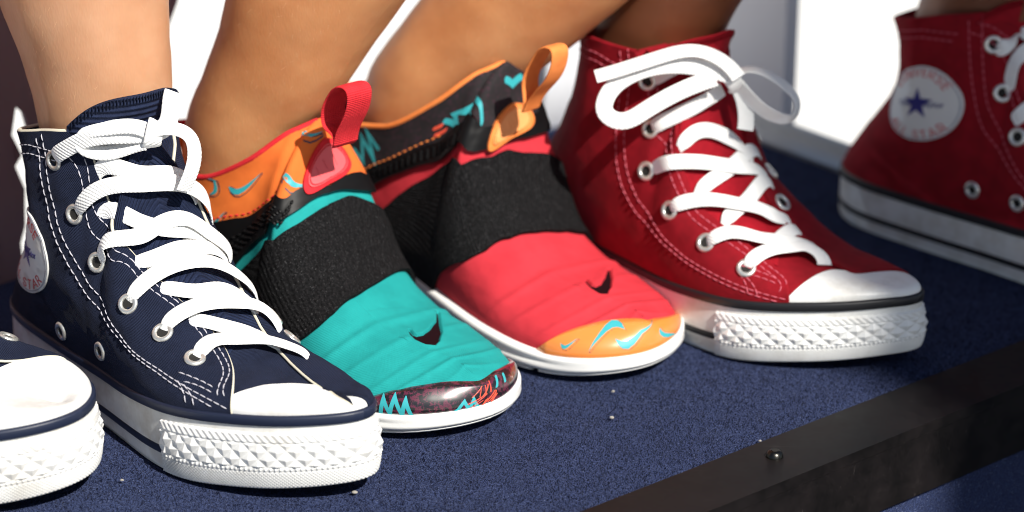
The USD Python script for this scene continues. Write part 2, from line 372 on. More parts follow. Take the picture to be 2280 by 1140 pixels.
fr = thing('edge_trim', 'black painted metal angle along the front edge of the blue carpet, with one screw', 'metal trim')
def prism(pts, up0, up1): return slabpoly(pts, up0, up1)
part('trim_top', prism([rowpt(-.6, .0005), rowpt(2.0, .0005), rowpt(2.0, .0385), rowpt(-.6, .0385)], -.004, .0022), MAT['black_metal'], fr, smooth=False)
part('trim_face', prism([rowpt(-.6, .0355), rowpt(2.0, .0355), rowpt(2.0, .0383), rowpt(-.6, .0383)], -.038, -.0042), MAT['black_metal'], fr, smooth=False)
top('platform_front', slabpoly([rowpt(-.6, .02), rowpt(2.0, .02), rowpt(2.0, .0352), rowpt(-.6, .0352)], -.30, -.0046), MAT['carpet'], kind='structure')
top('platform_core', slabpoly([rowpt(-1.19, -.004), rowpt(END - .004, -.004), rowpt(END - .004, RIS + .004), rowpt(-1.19, RIS + .004)], -.5, -.0125), MAT['black_rubber'], kind='structure')
ra = thing('edge_rail', 'pale aluminium rail along the far end of the blue carpet behind the rightmost red shoe', 'rail')
part('rail_flat', slabpoly([rowpt(END - .004, -.02), rowpt(END + .022, -.02), rowpt(END + .022, RIS), rowpt(END - .004, RIS)], .0004, .003), MAT['aluminium'], ra, smooth=False)
part('rail_lip', slabpoly([rowpt(END + .018, -.02), rowpt(END + .022, -.02), rowpt(END + .022, RIS), rowpt(END + .018, RIS)], .0032, .010), MAT['aluminium'], ra, smooth=False)
bp_ = thing('grey_back_panel', 'plain grey upright panel standing behind the heels of the coral and red shoes', 'panel')
part('panel_board', slabpoly([rowpt(0.295, RIS), rowpt(END + .022, RIS), rowpt(END + .022, RIS - .018), rowpt(0.295, RIS - .018)], -.012, .45), MAT['grey_panel'], bp_, smooth=False)
gp = thing('grey_side_panel', 'plain grey upright panel between the laced red shoe and the bright opening', 'panel')
part('panel_board', slabpoly([rowpt(END + .024, -.335), rowpt(END + .036, -.335), rowpt(END + .036, RIS), rowpt(END + .024, RIS)], .0, .45), MAT['grey_panel'], gp, smooth=False)

SHX = np.array([.194, -.152, 0.]); SDIR = np.array([math.cos(SUN_AZ), math.sin(SUN_AZ), 0.]); SPERP = np.array([-SDIR[1], SDIR[0], 0.])
def shp(k, r): return SHX + SDIR * k + SPERP * r
bd = thing('hoarding', 'tall dark hoarding standing upright beyond the right front of the platform', 'hoarding')
part('board_panel', slabpoly([shp(3.4, -.018), shp(3.4, 2.4), shp(3.44, 2.4), shp(3.44, -.018)], -.5, 3.95), MAT['grey_panel'], bd, smooth=False)

CRUMBS = [(-0.0837, -0.0832, 0.0016, 1, 'pale crumb of grit below the toe of the navy high top'), (-0.1643, -0.1649, 0.0011, 2, 'tiny pale crumb between the two navy shoes'), (0.0884, -0.0911, 0.0011, 3, 'pale crumb on the carpet between the coral shoe and the metal trim'), (0.0673, -0.0679, 0.0014, 4, 'pale crumb lying nearest to the screw side of the open carpet'), (0.1074, -0.0006, 0.001, 5, 'tiny pale crumb close to the edge of the metal trim')]
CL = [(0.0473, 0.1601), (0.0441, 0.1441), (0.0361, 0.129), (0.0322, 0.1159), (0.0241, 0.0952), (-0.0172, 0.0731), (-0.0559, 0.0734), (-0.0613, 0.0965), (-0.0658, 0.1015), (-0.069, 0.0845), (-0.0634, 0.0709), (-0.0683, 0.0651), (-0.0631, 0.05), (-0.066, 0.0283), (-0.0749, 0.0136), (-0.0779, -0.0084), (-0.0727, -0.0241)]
# carpet pile: short fibres standing over the visible part of the carpet
def pile(n, seed, rlo, rhi, flo, fhi, z, hgt=.0015, wid=.00014):
    rng = np.random.default_rng(seed)
    P = EDGE0 + ROW * rng.uniform(rlo, rhi, (n, 1)) + FWD * rng.uniform(flo, fhi, (n, 1)); P[:, 2] = z - .0003
    D = np.c_[rng.normal(0, .55, (n, 2)), np.ones(n)]; D = unit(D) * hgt * rng.uniform(.5, 1.25, (n, 1))
    t = rng.uniform(0, 2 * np.pi, n); B = np.c_[np.cos(t), np.sin(t), 0 * t] * wid
    V = np.stack([P + B, P - B, P + D * .6 - B * .8, P + D * .6 + B * .8, P + D + np.c_[rng.normal(0, .0004, (n, 2)), 0 * t]], 1).reshape(-1, 3); k = np.arange(n)[:, None] * 5
    return V, np.concatenate([k + [0, 1, 2], k + [0, 2, 3], k + [3, 2, 4]])
def fibre(name, col, rough=.6):
    return usdkit.material(stage, '/World/Looks/' + name, {
        'g': ('geometry', {}), 'r': ('rgb_ramp', {'ramp': [(0, tuple(.25 * c for c in col)), (.6, col), (.93, tuple(2.0 * c for c in col)), (.975, (.13, .16, .30)), (1, (.30, .32, .42))]}),
        'p': ('principled_bsdf', {'roughness': rough, 'specular_ior_level': .2})}, [('g.random_per_island', 'r.fac'), ('r.color', 'p.base_color')], surface='p.BSDF')
MAT['fibre'] = fibre('blue_fibre', (.0055, .0115, .058))
top('carpet_pile', pile(430000, 3, -.30, END - .004, -.33, -.0015, 0.), MAT['fibre'], label='short blue fibres of the carpet under the shoes', cat='carpet pile', kind='stuff')
# crumbs of grit lying on the carpet
def crumb(r, f, s, seed, where):
    m = trimesh.creation.icosphere(subdivisions=2, radius=s * .8); rng = np.random.default_rng(seed)
    m.vertices *= 1 + .5 * (meshkit.noise(m.vertices / s * 1.3 + seed, seed)[:, None] - .5); m.vertices *= [1, .8, .7]
    p = rowpt(r, f); m.apply_translation([p[0], p[1], .0022])
    top('crumb', m, MAT['grit'], label=where, cat='crumb', smooth=True)
MAT['grit'] = M('pale_grit', (.30, .28, .25), .9)
for r, f, s_, sd, wh in CRUMBS: crumb(r, f, s_, sd, wh)
# screw on the trim
pc = rowpt(.1007, .0165, .0022)
prof = np.array([[0, .0034], [.0022, .0033], [.0036, .0024], [.0043, .0008], [.0044, 0]])
scr = part('screw', trimesh.util.concatenate([trimesh.creation.revolve(prof[::-1], sections=24)]).apply_translation(pc), MAT['steel'], fr, smooth=40)
hexa = trimesh.creation.cylinder(radius=.0019, height=.0006, sections=6); hexa.apply_translation(pc + np.array([0, 0, .0034])); part('socket', hexa, MAT['eyelet_hole'], scr, smooth=False)
# mauve cloth hanging over the white riser at the left
from shapely.geometry import Polygon as _Pg
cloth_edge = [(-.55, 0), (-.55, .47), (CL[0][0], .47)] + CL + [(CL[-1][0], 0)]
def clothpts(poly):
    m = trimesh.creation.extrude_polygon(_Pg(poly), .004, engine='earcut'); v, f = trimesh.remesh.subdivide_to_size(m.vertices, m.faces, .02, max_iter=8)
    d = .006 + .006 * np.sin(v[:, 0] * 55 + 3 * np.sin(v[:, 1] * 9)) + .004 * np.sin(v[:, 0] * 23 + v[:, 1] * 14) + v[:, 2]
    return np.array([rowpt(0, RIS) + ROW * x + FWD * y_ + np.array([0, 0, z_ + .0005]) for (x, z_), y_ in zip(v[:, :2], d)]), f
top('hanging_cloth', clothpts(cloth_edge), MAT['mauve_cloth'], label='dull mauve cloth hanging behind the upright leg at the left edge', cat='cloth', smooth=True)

# ---------------------------------------------------------------- shoes
FOOT_HIGH = [(0, 0), (.004, -.014), (.012, -.023), (.03, -.030), (.06, -.032), (.09, -.0325), (.123, -.0325), (.155, -.034), (.18, -.0347), (.205, -.031), (.225, -.0225), (.243, -.011), (.256, .002), (.264, .0135), (.2675, .022),
             (.2672, .0285), (.263, .034), (.25, .0375), (.225, .040), (.2, .0415), (.17, .0425), (.14, .041), (.10, .037), (.06, .0335), (.03, .031), (.012, .025), (.003, .014)]
FOOT_WIDE = [(0, 0), (.004, -.014), (.012, -.024), (.03, -.033), (.06, -.037), (.09, -.040), (.123, -.0435), (.15, -.046), (.176, -.0465), (.2, -.0425), (.221, -.031), (.238, -.017), (.251, -.001), (.259, .012), (.2635, .022),
             (.2625, .0285), (.257, .033), (.243, .037), (.22, .0405), (.195, .0430), (.17, .0435), (.14, .041), (.10, .037), (.06, .0335), (.03, .031), (.012, .025), (.003, .014)]
FOOT_ROUND = [(0, 0), (.004, -.016), (.012, -.026), (.03, -.034), (.06, -.038), (.09, -.041), (.123, -.0455), (.151, -.050), (.17, -.0515), (.19, -.051), (.21, -.048), (.228, -.042), (.243, -.034), (.257, -.022), (.265, -.010), (.2675, 0),
              (.2655, .011), (.260, .021), (.248, .032), (.23, .041), (.2, .0465), (.17, .046), (.14, .043), (.10, .038), (.06, .0345), (.03, .032), (.012, .025), (.003, .014)]
BOT = [(0, .002), (.03, 0.), (.165, 0.), (.195, .001), (.23, .005), (.274, .0115), (.3, .018)]
ZT = [(0, .0325), (.06, .032), (.14, .033), (.18, .037), (.21, .041), (.24, .0445), (.274, .0475), (.3, .049)]
ZT_RED = [(0, .0325), (.06, .032), (.14, .032), (.18, .0345), (.21, .037), (.24, .040), (.274, .0425), (.3, .044)]
TOPS_HIGH = [(0, .031, 0, .133, 0), (.02, .036, .021, .135, 0), (.06, .060, .035, .142, .001), (.095, .087, .032, .149, .002), (.115, .105, .018, .152, .003), (.127, .115, 0, .153, .003),
             (.145, .118, 0, .137, .003), (.160, .127, 0, .113, .003), (.175, .142, 0, .096, .005), (.19, .159, 0, .081, .007), (.205, .180, 0, .0660, .009), (.222, .203, 0, .0560, .011), (.24, .224, 0, .0515, .014), (.255, .240, 0, .0495, .018), (.267, .252, 0, .0485, .023)]
def raise_(t, k): return [(o, u, v, w + (.014 if o < .03 else .008 if o < .07 else -.005 if o > .21 else -.003 if o > .2 else 0), c * k) for o, u, v, w, c in t]
def high(O, ang, right, tops=TOPS_HIGH, heel=1.2, foot=FOOT_HIGH, zt=None, **kw): return Last(O, ang, right, foot, .27, BOT, zt or ZT, tops, collar_u=.127, heel=heel, **kw)
S_BLUE = high((-.257, -.114), -52, False, heel=1.5, seed=3, wrinkle=.0011)
S_NEAR = high((-.4460, -.1885), -27, True, raise_(TOPS_HIGH, .2), foot=FOOT_ROUND, seed=11)
S_RED = high((.026, .030), -50, True, raise_(TOPS_HIGH, .6), .45, FOOT_WIDE, zt=ZT_RED, lean=.14, seed=5)
S_RED2 = high((.214, .088), -45, False, seed=8, lean=.06)
FOOT_LOW = [(0, 0), (.012, .05), (.045, .093), (.11, .122), (.22, .132), (.38, .138), (.52, .150), (.64, .168), (.75, .176), (.85, .166), (.92, .134), (.970, .080), (.996, .015), (.998, -.03), (.975, -.088), (.93, -.134), (.85, -.166), (.74, -.174), (.62, -.162), (.48, -.140), (.34, -.128), (.2, -.126), (.1, -.118), (.042, -.092), (.012, -.05)]
TOPS_LOW = [(0, -.004, 0, .095), (.02, .006, .025, .093), (.05, .036, .036, .089), (.085, .075, .036, .093), (.11, .104, .028, .108), (.13, .120, .013, .124), (.14, .126, 0, .128),
            (.15, .131, 0, .111), (.165, .143, 0, .086), (.18, .161, 0, .066), (.195, .181, 0, .052), (.215, .205, 0, .0425), (.235, .228, 0, .0375), (.255, .248, 0, .0335), (.268, .259, 0, .0305)]
TOPS_LOW = [(o, u, v, w, float(np.interp(o, [.05, .13, .148, .165, .19, .212, .235, .255], [.001, .010, .010, .001, -.014, -.0145, -.009, 0]))) for o, u, v, w in TOPS_LOW]
TOPS_TALL = [(o, u + .012 * min(1, max(0, (w - .06) / .06)) * (o > .04), v, w + (.009 * min(1, max(0, (w - .085) / .03)) + .004 * (w > .08)) * (o > .04), c) for o, u, v, w, c in TOPS_LOW]
BOT_LOW = [(0, .006), (.03, .002), (.15, 0.), (.19, .0005), (.23, .0025), (.268, .007), (.3, .01)]
ZT_LOW = [(0, .034), (.1, .024), (.15, .0185), (.19, .0160), (.23, .0148), (.268, .0168), (.3, .018)]
def low(O, ang, right, tops, **kw): return Last(O, ang, right, FOOT_LOW, .268, BOT_LOW, ZT_LOW, tops, collar_u=.14, swell=(.72, .16), crest=(1.0, .06), **kw)
S_TEAL = low((-.1943, -.0398), -48, True, TOPS_LOW, wide=1.03, seed=2)
S_PINK = low((-.1033, .0302), -48, False, TOPS_TALL, wide=1.03, seed=4)

def base_grid(S, a0=-1., a1=1., na=220, nh=48, off=0.):
    A, H = np.meshgrid(np.linspace(a0, a1, na), np.linspace(0, 1, nh), indexing='ij')
    return gridmesh(S.P(A, H, off))
def sole_wall(S, na, levels, a0=-1., a1=1.):
    """levels: (fraction of the height, outward offset)"""
    aa = np.linspace(a0, a1, na); o, n = S.outline(aa); u = np.clip(o[:, 0], 0, S.L)
    zb, zt = S.zb(u), S.zt(u); rows = []
    for f, off in levels:
        q = o + n * (off(aa, f) if callable(off) else off)[..., None] if callable(off) else o + n * off
        rows.append(np.stack([q[:, 0], q[:, 1], zb + (zt - zb) * f], -1))
    return np.stack(rows, 1)
def shoe_thing(S, name, label, group=None):
    return thing(name, label, 'shoe', (S.O[0], S.O[1], 0), S.ang, group)
# === BUILD
from shapely.geometry import Polygon, LineString, Point, MultiPolygon
from shapely import affinity
def fold(a, h):
    a, h = np.array(a, float), np.array(h, float)
    m = h > 1; a = np.where(m, -a, a); h = np.where(m, 2 - h, h)
    a = np.where(a < -1, 2 + a, a); a = np.where(a > 1, a - 2, a)
    return a, np.clip(h, 0, 1)
def decal(S, poly, off, thick, fine=.0016):
    """flat shape given in (a, h) wrapped onto the last as a thin raised piece"""
    per = .31; ph = .075
    g = affinity.scale(poly, per, ph, origin=(0, 0)); out = []
    for p in (g.geoms if isinstance(g, MultiPolygon) else [g]):
        m = trimesh.creation.extrude_polygon(p.simplify(.00005), 1., engine='earcut')
        v, f = trimesh.remesh.subdivide_to_size(m.vertices * [1, 1, .0005], m.faces, fine, max_iter=12)
        a, h = fold(v[:, 0] / per, v[:, 1] / ph)
        out.append((S.P(a, h, off + v[:, 2] / .0005 * thick), f, None))
    return join(out)
def strokes(S, ah, width, off, thick):
    """zigzag painted stroke in (a, h)"""
    l = LineString(np.array(ah) * [.31, .075]).buffer(width / 2, join_style=2, cap_style=1)
    return decal(S, affinity.scale(l, 1 / .31, 1 / .075, origin=(0, 0)), off, thick)
def patch_xy(S, a0, h0, poly_xy):
    """metres round the point (a0, h0) on the visible side (x towards the toe) -> (a, h) polygon"""
    e = .01
    kx = np.linalg.norm(S.P0(np.array(a0 + e), np.array(h0)) - S.P0(np.array(a0 - e), np.array(h0))) / (2 * e)
    ky = np.linalg.norm(S.P0(np.array(a0), np.array(h0 + .03)) - S.P0(np.array(a0), np.array(h0 - .03))) / .06
    sg = -1 if a0 < 0 else 1
    return affinity.translate(affinity.scale(poly_xy, sg / kx, 1 / ky, origin=(0, 0)), a0, h0)

def bumper_relief(s, f):
    """moulded pattern of the toe bumper: ribs, two rows of pyramids, beads, fine cross hatch (s: metres along, f: 0 bottom .. 1 top)"""
    z = f * .031
    rib = .00045 * (1 - np.abs(((s + z * .9) / .0036) % 1 * 2 - 1))
    x, y = s / .0088, (z - .0128) / .0088
    p, q = (x + y) % 1, (x - y) % 1
    pyr = .0016 * (1 - 2 * np.maximum(np.abs(p - .5), np.abs(q - .5)))
    bead = .0006 * np.clip(np.sin(2 * np.pi * s / .0024), 0, 1)
    x, y = s / .0019, z / .0019
    p, q = (x + y) % 1, (x - y) % 1
    hat = .00055 * (1 - 2 * np.maximum(np.abs(p - .5), np.abs(q - .5)))
    r = np.where(z > .0256, rib + .0004, np.where(z > .0128, pyr, np.where(z > .0105, bead + .0002, hat)))
    seam = np.minimum(np.abs(z - .0256), np.abs(z - .0128)); seam = np.minimum(seam, np.abs(z - .0105))
    return r * np.clip(seam / .0007, .0, 1)

def chuck_sole(S, t, trim, bumper_from=.66, fine=True):
    o, n = S.outline(np.linspace(-1, 1, 241))
    put('sole_band', gridmesh(sole_wall(S, 241, [(0, .0005), (.03, .0022), (.1, .0028), (.5, .0028), (.97, .0026), (1., .0018), (1., -.004)])), MAT['white_rubber'], t)
    # outsole bottom
    u = np.clip(o[:, 0], 0, S.L); zb = S.zb(u)
    ring = np.stack([o[:, 0] + n[:, 0] * .0008, o[:, 1] + n[:, 1] * .0008, zb + .0004], -1)
    cen = np.stack([.13 + (o[:, 0] - .13) * .5, o[:, 1] * .3, zb * .5 + .0006], -1)
    put('outsole', gridmesh(np.stack([ring, cen], 1)), MAT['tan_rubber'], t)
    # coloured trim line round the top edge, and the pinstripe
    rows = []
    for dz, off in ((-.0046, .0024), (-.0044, .0036), (-.0008, .0036), (.0004, .0026), (.0006, -.003)):
        q = o + n * off; rows.append(np.stack([q[:, 0], q[:, 1], S.zt(u) + dz], -1))
    put('trim_stripe', gridmesh(np.stack(rows, 1)), MAT[trim], t)
    for s0, s1 in ((-.68, .68),):
        aa = np.linspace(s0, s1, 200); oo, nn = S.outline(aa); uu = np.clip(oo[:, 0], 0, S.L); zb2, zt2 = S.zb(uu), S.zt(uu); rows = []
        for f, off in ((.26, .0026), (.27, .0032), (.37, .0032), (.38, .0026)):
            q = oo + nn * off; rows.append(np.stack([q[:, 0], q[:, 1], zb2 + (zt2 - zb2) * f], -1))
        put('pinstripe', gridmesh(np.stack(rows, 1)), MAT[trim], t)
    # moulded toe bumper
    na, nz = (820, 84) if fine else (420, 44)
    aa = np.r_[np.linspace(-bumper_from, -1, na // 2), np.linspace(1, bumper_from, na // 2)[1:]]
    oo, nn = S.outline(aa); uu = np.clip(oo[:, 0], 0, S.L); zb2, zt2 = S.zb(uu), S.zt(uu)
    sl = np.r_[0, np.cumsum(np.linalg.norm(np.diff(oo, axis=0), axis=1))]
    f = np.linspace(0, 1, nz)
    end = np.minimum(1, np.minimum(sl, sl[-1] - sl) / .004)[:, None]
    bulge = .0032 + .0020 * np.sin(np.pi * np.clip(f, 0, 1) ** .8)[None] * (.4 + .6 * end)
    off = (bulge + bumper_relief(sl[:, None], f[None])) * np.where((f < .02) | (f > .985), .75, 1)[None]
    zz = zb2[:, None] + .0004 + (zt2 - zb2 - .0085)[:, None] * f[None]
    P = np.stack([oo[:, None, 0] + nn[:, None, 0] * off, oo[:, None, 1] + nn[:, None, 1] * off, zz], -1)
    Pi = np.stack([oo[:, None, 0] + nn[:, None, 0] * .001 + 0 * off, oo[:, None, 1] + nn[:, None, 1] * .001 + 0 * off, zz], -1)
    put('toe_bumper', slab(P, Pi), MAT['toe_rubber'], t)

EDGE_NEAR = [(.40, 1), (.417, .97), (.435, .85), (.45, .731), (.463, .64), (.49, .575), (.52, .554), (.56, .60), (.611, .662), (.684, .712), (.729, .742), (.757, .70), (.777, .61), (.790, .47), (.796, .32), (.798, .14), (.7985, 0)]
EDGE_FAR = [(.40, 1), (.415, .97), (.44, .85), (.47, .74), (.509, .66), (.55, .57), (.60, .52), (.65, .54), (.694, .585), (.754, .645), (.82, .75), (.88, .845), (.924, .91), (.945, .96), (.958, 1.06), (.968, 1.3), (.978, 1.6), (.988, 1.85)]
EDGE_FAR_R = [(.39, 1), (.42, .97), (.46, .88), (.50, .80), (.54, .73), (.585, .71), (.64, .84), (.69, .96), (.73, 1.0), (.774, .98), (.82, .955), (.873, .965), (.902, .96), (.914, .82), (.92, .55), (.924, .25), (.926, 0)]
EDGE_FAR_N = [(.40, 1), (.415, .97), (.44, .85), (.47, .74), (.509, .66), (.55, .58), (.60, .53), (.65, .54), (.694, .585), (.74, .65), (.775, .67), (.80, .58), (.812, .4), (.818, .2), (.82, 0)]
# toe cap: a of its edge for h = 0 .. 1, near side and far side
CAP = ([(0, .783), (.12, .79), (.21, .797), (.31, .814), (.39, .829), (.51, .849), (.60, .867), (.79, .895), (.93, .915), (1, .922)], [(0, .96), (.3, .957), (.6, .948), (.9, .932), (1, .922)])
CAP_R = ([(0, .776), (.045, .781), (.15, .795), (.36, .821), (.61, .85), (.87, .876), (.96, .889), (1, .893)], [(0, .932), (.3, .928), (.6, .92), (.9, .903), (1, .893)])
CAP_N = ([(0, .864), (.035, .857), (.37, .836), (.7, .815), (.9, .806), (1, .804)], [(0, .80), (.035, .80), (.37, .80), (.7, .80), (.9, .803), (1, .804)])
def edge_curve(pts, n=70):
    c = curve(np.array(pts) * [1, .25], n); c[:, 1] = np.maximum(c[:, 1] / .25, 0); c[:, 0] = np.maximum.accumulate(c[:, 0]); return c
SEAM_B = [(-.310, .97), (-.322, .815), (-.332, .673), (-.364, .496), (-.401, .385), (-.46, .269), (-.53, .212), (-.623, .20), (-.699, .158), (-.775, .04)]
CORNER_B = [[(-.700, .26), (-.725, .27), (-.755, .26), (-.775, .22)], [(-.70, .20), (-.712, .14), (-.716, .08), (-.716, .02)], [(-.712, .21), (-.735, .22), (-.765, .19)], [(-.712, .19), (-.728, .12), (-.732, .07), (-.732, .02)]]
SEAM_2 = [(-.388, .975), (-.394, .846), (-.409, .619), (-.438, .423), (-.5, .273), (-.57, .20), (-.65, .17), (-.72, .13), (-.775, .04)]
SEAM_R = [(-.344, .988), (-.362, .692), (-.374, .481), (-.41, .323), (-.48, .20), (-.585, .146), (-.675, .10), (-.768, .02)]
def high_top(S, t, cloth, thread, trim, eyelets, far_lift=.2, fine=True, vents=((.334, .08), (.465, .09)), near_edge=EDGE_NEAR, far_edge=EDGE_FAR, binding='cream_cotton', seam=SEAM_B, corner=CORNER_B, tongue_top=.169, tongue_u=.064, tongue_v=.003, cap=CAP):
    chuck_sole(S, t, trim, fine=fine)
    # vamp: the cloth ahead of the lacing
    aa = np.r_[np.linspace(-.62, -1, 90), np.linspace(1, .62, 90)[1:]]; k = len(aa)
    put('vamp', sheet(S, aa, np.zeros(k), np.ones(k), 36, -.0012, .0012), MAT[cloth], t)
    # quarter panels with their folded front edge
    for sg, pts, nm in ((-1, near_edge, 0), (1, far_edge, 1)):
        e = edge_curve(pts)
        a0 = np.linspace(0, e[0, 0], 60)[:-1]
        aa = sg * np.r_[a0, e[:, 0]]; hh = np.r_[np.ones(len(a0)), e[:, 1]]
        if sg < 0: aa, hh = aa[::-1], hh[::-1]
        put('quarter_panel', sheet(S, aa, np.zeros(len(aa)), np.maximum(hh, .004), 40, .0004, .0020), MAT[cloth], t)
        b = np.stack(fold(sg * e[:, 0], e[:, 1]), -1)
        put('edge_binding', tube(S.P(b[:, 0], b[:, 1], .0012), .00085, 8), MAT[binding], t)
        b = np.stack([sg * np.linspace(0, e[0, 0], 60), np.ones(60)], -1)
        put('collar_binding', tube(S.P(b[:, 0], b[:, 1], .0012), .0011, 8), MAT[cloth if binding != 'cream_cotton' else 'cream_cotton'], t)
    # tongue under the laces, its top standing above the collar
    ra = np.linspace(.405, .765, 60); hs = np.r_[np.linspace(.45, 1, 16), np.linspace(1, .45, 16)[1:]]
    sg = np.r_[-np.ones(16), np.ones(15)]
    A = ra[:, None] * sg[None]; H = np.broadcast_to(hs[None], A.shape)
    Po, Pi = S.P(A, H, .0006), S.P(A, H, -.0012)
    x = np.linspace(-1, 1, 31)
    su = np.cumsum(np.r_[0, np.linalg.norm(np.diff(Po[:, 15], axis=0), axis=1)])
    uv = np.stack([np.broadcast_to(su[:, None], Po.shape[:2]), np.broadcast_to(x[None] * .03, Po.shape[:2])], -1)
    g = put('tongue', slab(Po, Pi, uv), MAT[cloth + '_ribbed'], t)
    ph = np.radians(54) * x; ww = np.linspace(1, 0, 22)[:, None]; wt = tongue_top - .016 * np.abs(x[None]) ** 3.2
    W = .122 + (wt - .122) * ww
    def flap(d):
        return np.stack([tongue_u + .0475 * np.cos(ph)[None] + d * np.cos(ph)[None] + (.16 + S.lean) * (W - .14) + S.lean * .09, tongue_v + (.0385 + d) * np.sin(ph)[None] + 0 * W, W], -1)
    Fo, Fi = flap(.0012), flap(-.0012)
    uv = np.stack([W, np.broadcast_to(x[None] * .03, W.shape)], -1)
    g = put('tongue_flap', slab(Fo[::-1], Fi[::-1], uv[::-1]), MAT[cloth + '_ribbed'], t)
    Po, Pi = Fo, Fi
    zz = []
    rim = Po[0]; dn = unit(Po[3] - Po[0])
    for i in np.linspace(1, 29, 44):
        j = int(i); w = i - j; c = rim[j] * (1 - w) + rim[min(j + 1, 30)] * w; d = dn[j]
        nrm = unit((c - np.array([tongue_u, tongue_v, c[2]])))
        zz.append(tube(np.stack([c + nrm * .0004, c + d * .002 + nrm * .0010, c + d * .004 + nrm * .0004]), .00035, 5))
    part('tongue_stitches', join(zz)[:2], MAT[cloth], g)
    # toe cap
    hv = np.r_[np.linspace(0, .9, 30), np.linspace(.915, 1, 12)]; w = np.linspace(0, 1, 60)[:, None]
    cn, cf = (PchipInterpolator(*zip(*cap[k]))(hv)[None] for k in (0, 1))
    A = np.concatenate([-(cn + (1 - cn) * w), (cf + (1 - cf) * w)[::-1][1:]]); H = np.broadcast_to(hv[None], A.shape)
    put('toe_cap', slab(S.P(A, H, .0016 + 0 * H), S.P(A, H, .0002 + 0 * H)), MAT['toe_rubber'], t)
    # stitching
    def st(ah, **k): put('stitch_line', stitches(S, ah, **k), MAT[thread], t)
    e = edge_curve(near_edge, 60); keep = (e[:, 1] > .12)
    for d in (.035, .075):
        q = e[keep].copy(); q[:, 1] -= d * 1.2; q[:, 0] -= d * .22
        st(np.stack([-q[::6, 0], np.maximum(q[::6, 1], .03)], -1), off=.0026)
    base = seam
    for d in (0, .02):
        st([(a - d, h + d * .9) for a, h in base], off=.0026)
    for d in (.06, .10):
        st([(a, 1 - d - (.0 if i < 6 else (i - 5) * .012)) for i, a in enumerate(np.linspace(-.10, -.378, 9))], off=.0026)
    for c_ in corner: st(c_, off=.0026)
    # eyelets
    fe = edge_curve(far_edge, 200); ne = edge_curve(near_edge, 200)
    far = []
    for a, h in eyelets:
        hf = np.interp(a, fe[:, 0], fe[:, 1]) - max(.22, np.interp(a, ne[:, 0], ne[:, 1]) - h)
        far.append((a, hf))
    for sg, L_ in ((-1, eyelets), (1, far)):
        for a, h in L_: ring(S, t, sg * a, h)
    for a, h in vents: ring(S, t, -a, h, .0038)
    return far
def ring(S, t, a, h, R=.0041):
    a, h = (float(x) for x in fold(a, h))
    c, n = S.P(np.array(a), np.array(h), .0026), S.N0(np.array(a), np.array(h))
    e = put('eyelet', torus(c, n, R, .0013, flat=.85), MAT['eyelet_metal'], t)
    v, f, _ = disc(c - n * .0001, n, R); part('eyelet_hole', (v, f), MAT['eyelet_hole'], e)
def lace(S, t, pts, width=.0085, thick=.0013, n=70, mat='white_lace', name='lace'):
    """pts: (a, h, height above the surface)"""
    p = np.array(pts, float); a, h = fold(p[:, 0], p[:, 1])
    X, Nn = S.P(a, h, p[:, 2]), S.N0(a, h)
    C = curve(X, n); tt = np.linspace(0, 1, n)
    s = np.r_[0, np.cumsum(np.linalg.norm(np.diff(X, axis=0), axis=1))]; s /= s[-1]
    N = unit(np.stack([np.interp(tt, s, Nn[:, k]) for k in range(3)], -1))
    # pressed lace narrows into its eyelet
    w = width * (1 - .45 * np.exp(-(tt / .07) ** 2))
    return put(name, ribbon(C, N, w, thick), MAT[mat], t)
def bow(S, t, X, normal, width=.0092, thick=.0014, n=90, mat='white_lace', name='bow_loop'):
    C = curve(np.array(X), n)
    N = np.array([normal(i / (n - 1), C[i]) if callable(normal) else normal for i in range(n)], float)
    return put(name, ribbon(C, N, width, thick), MAT[mat], t)

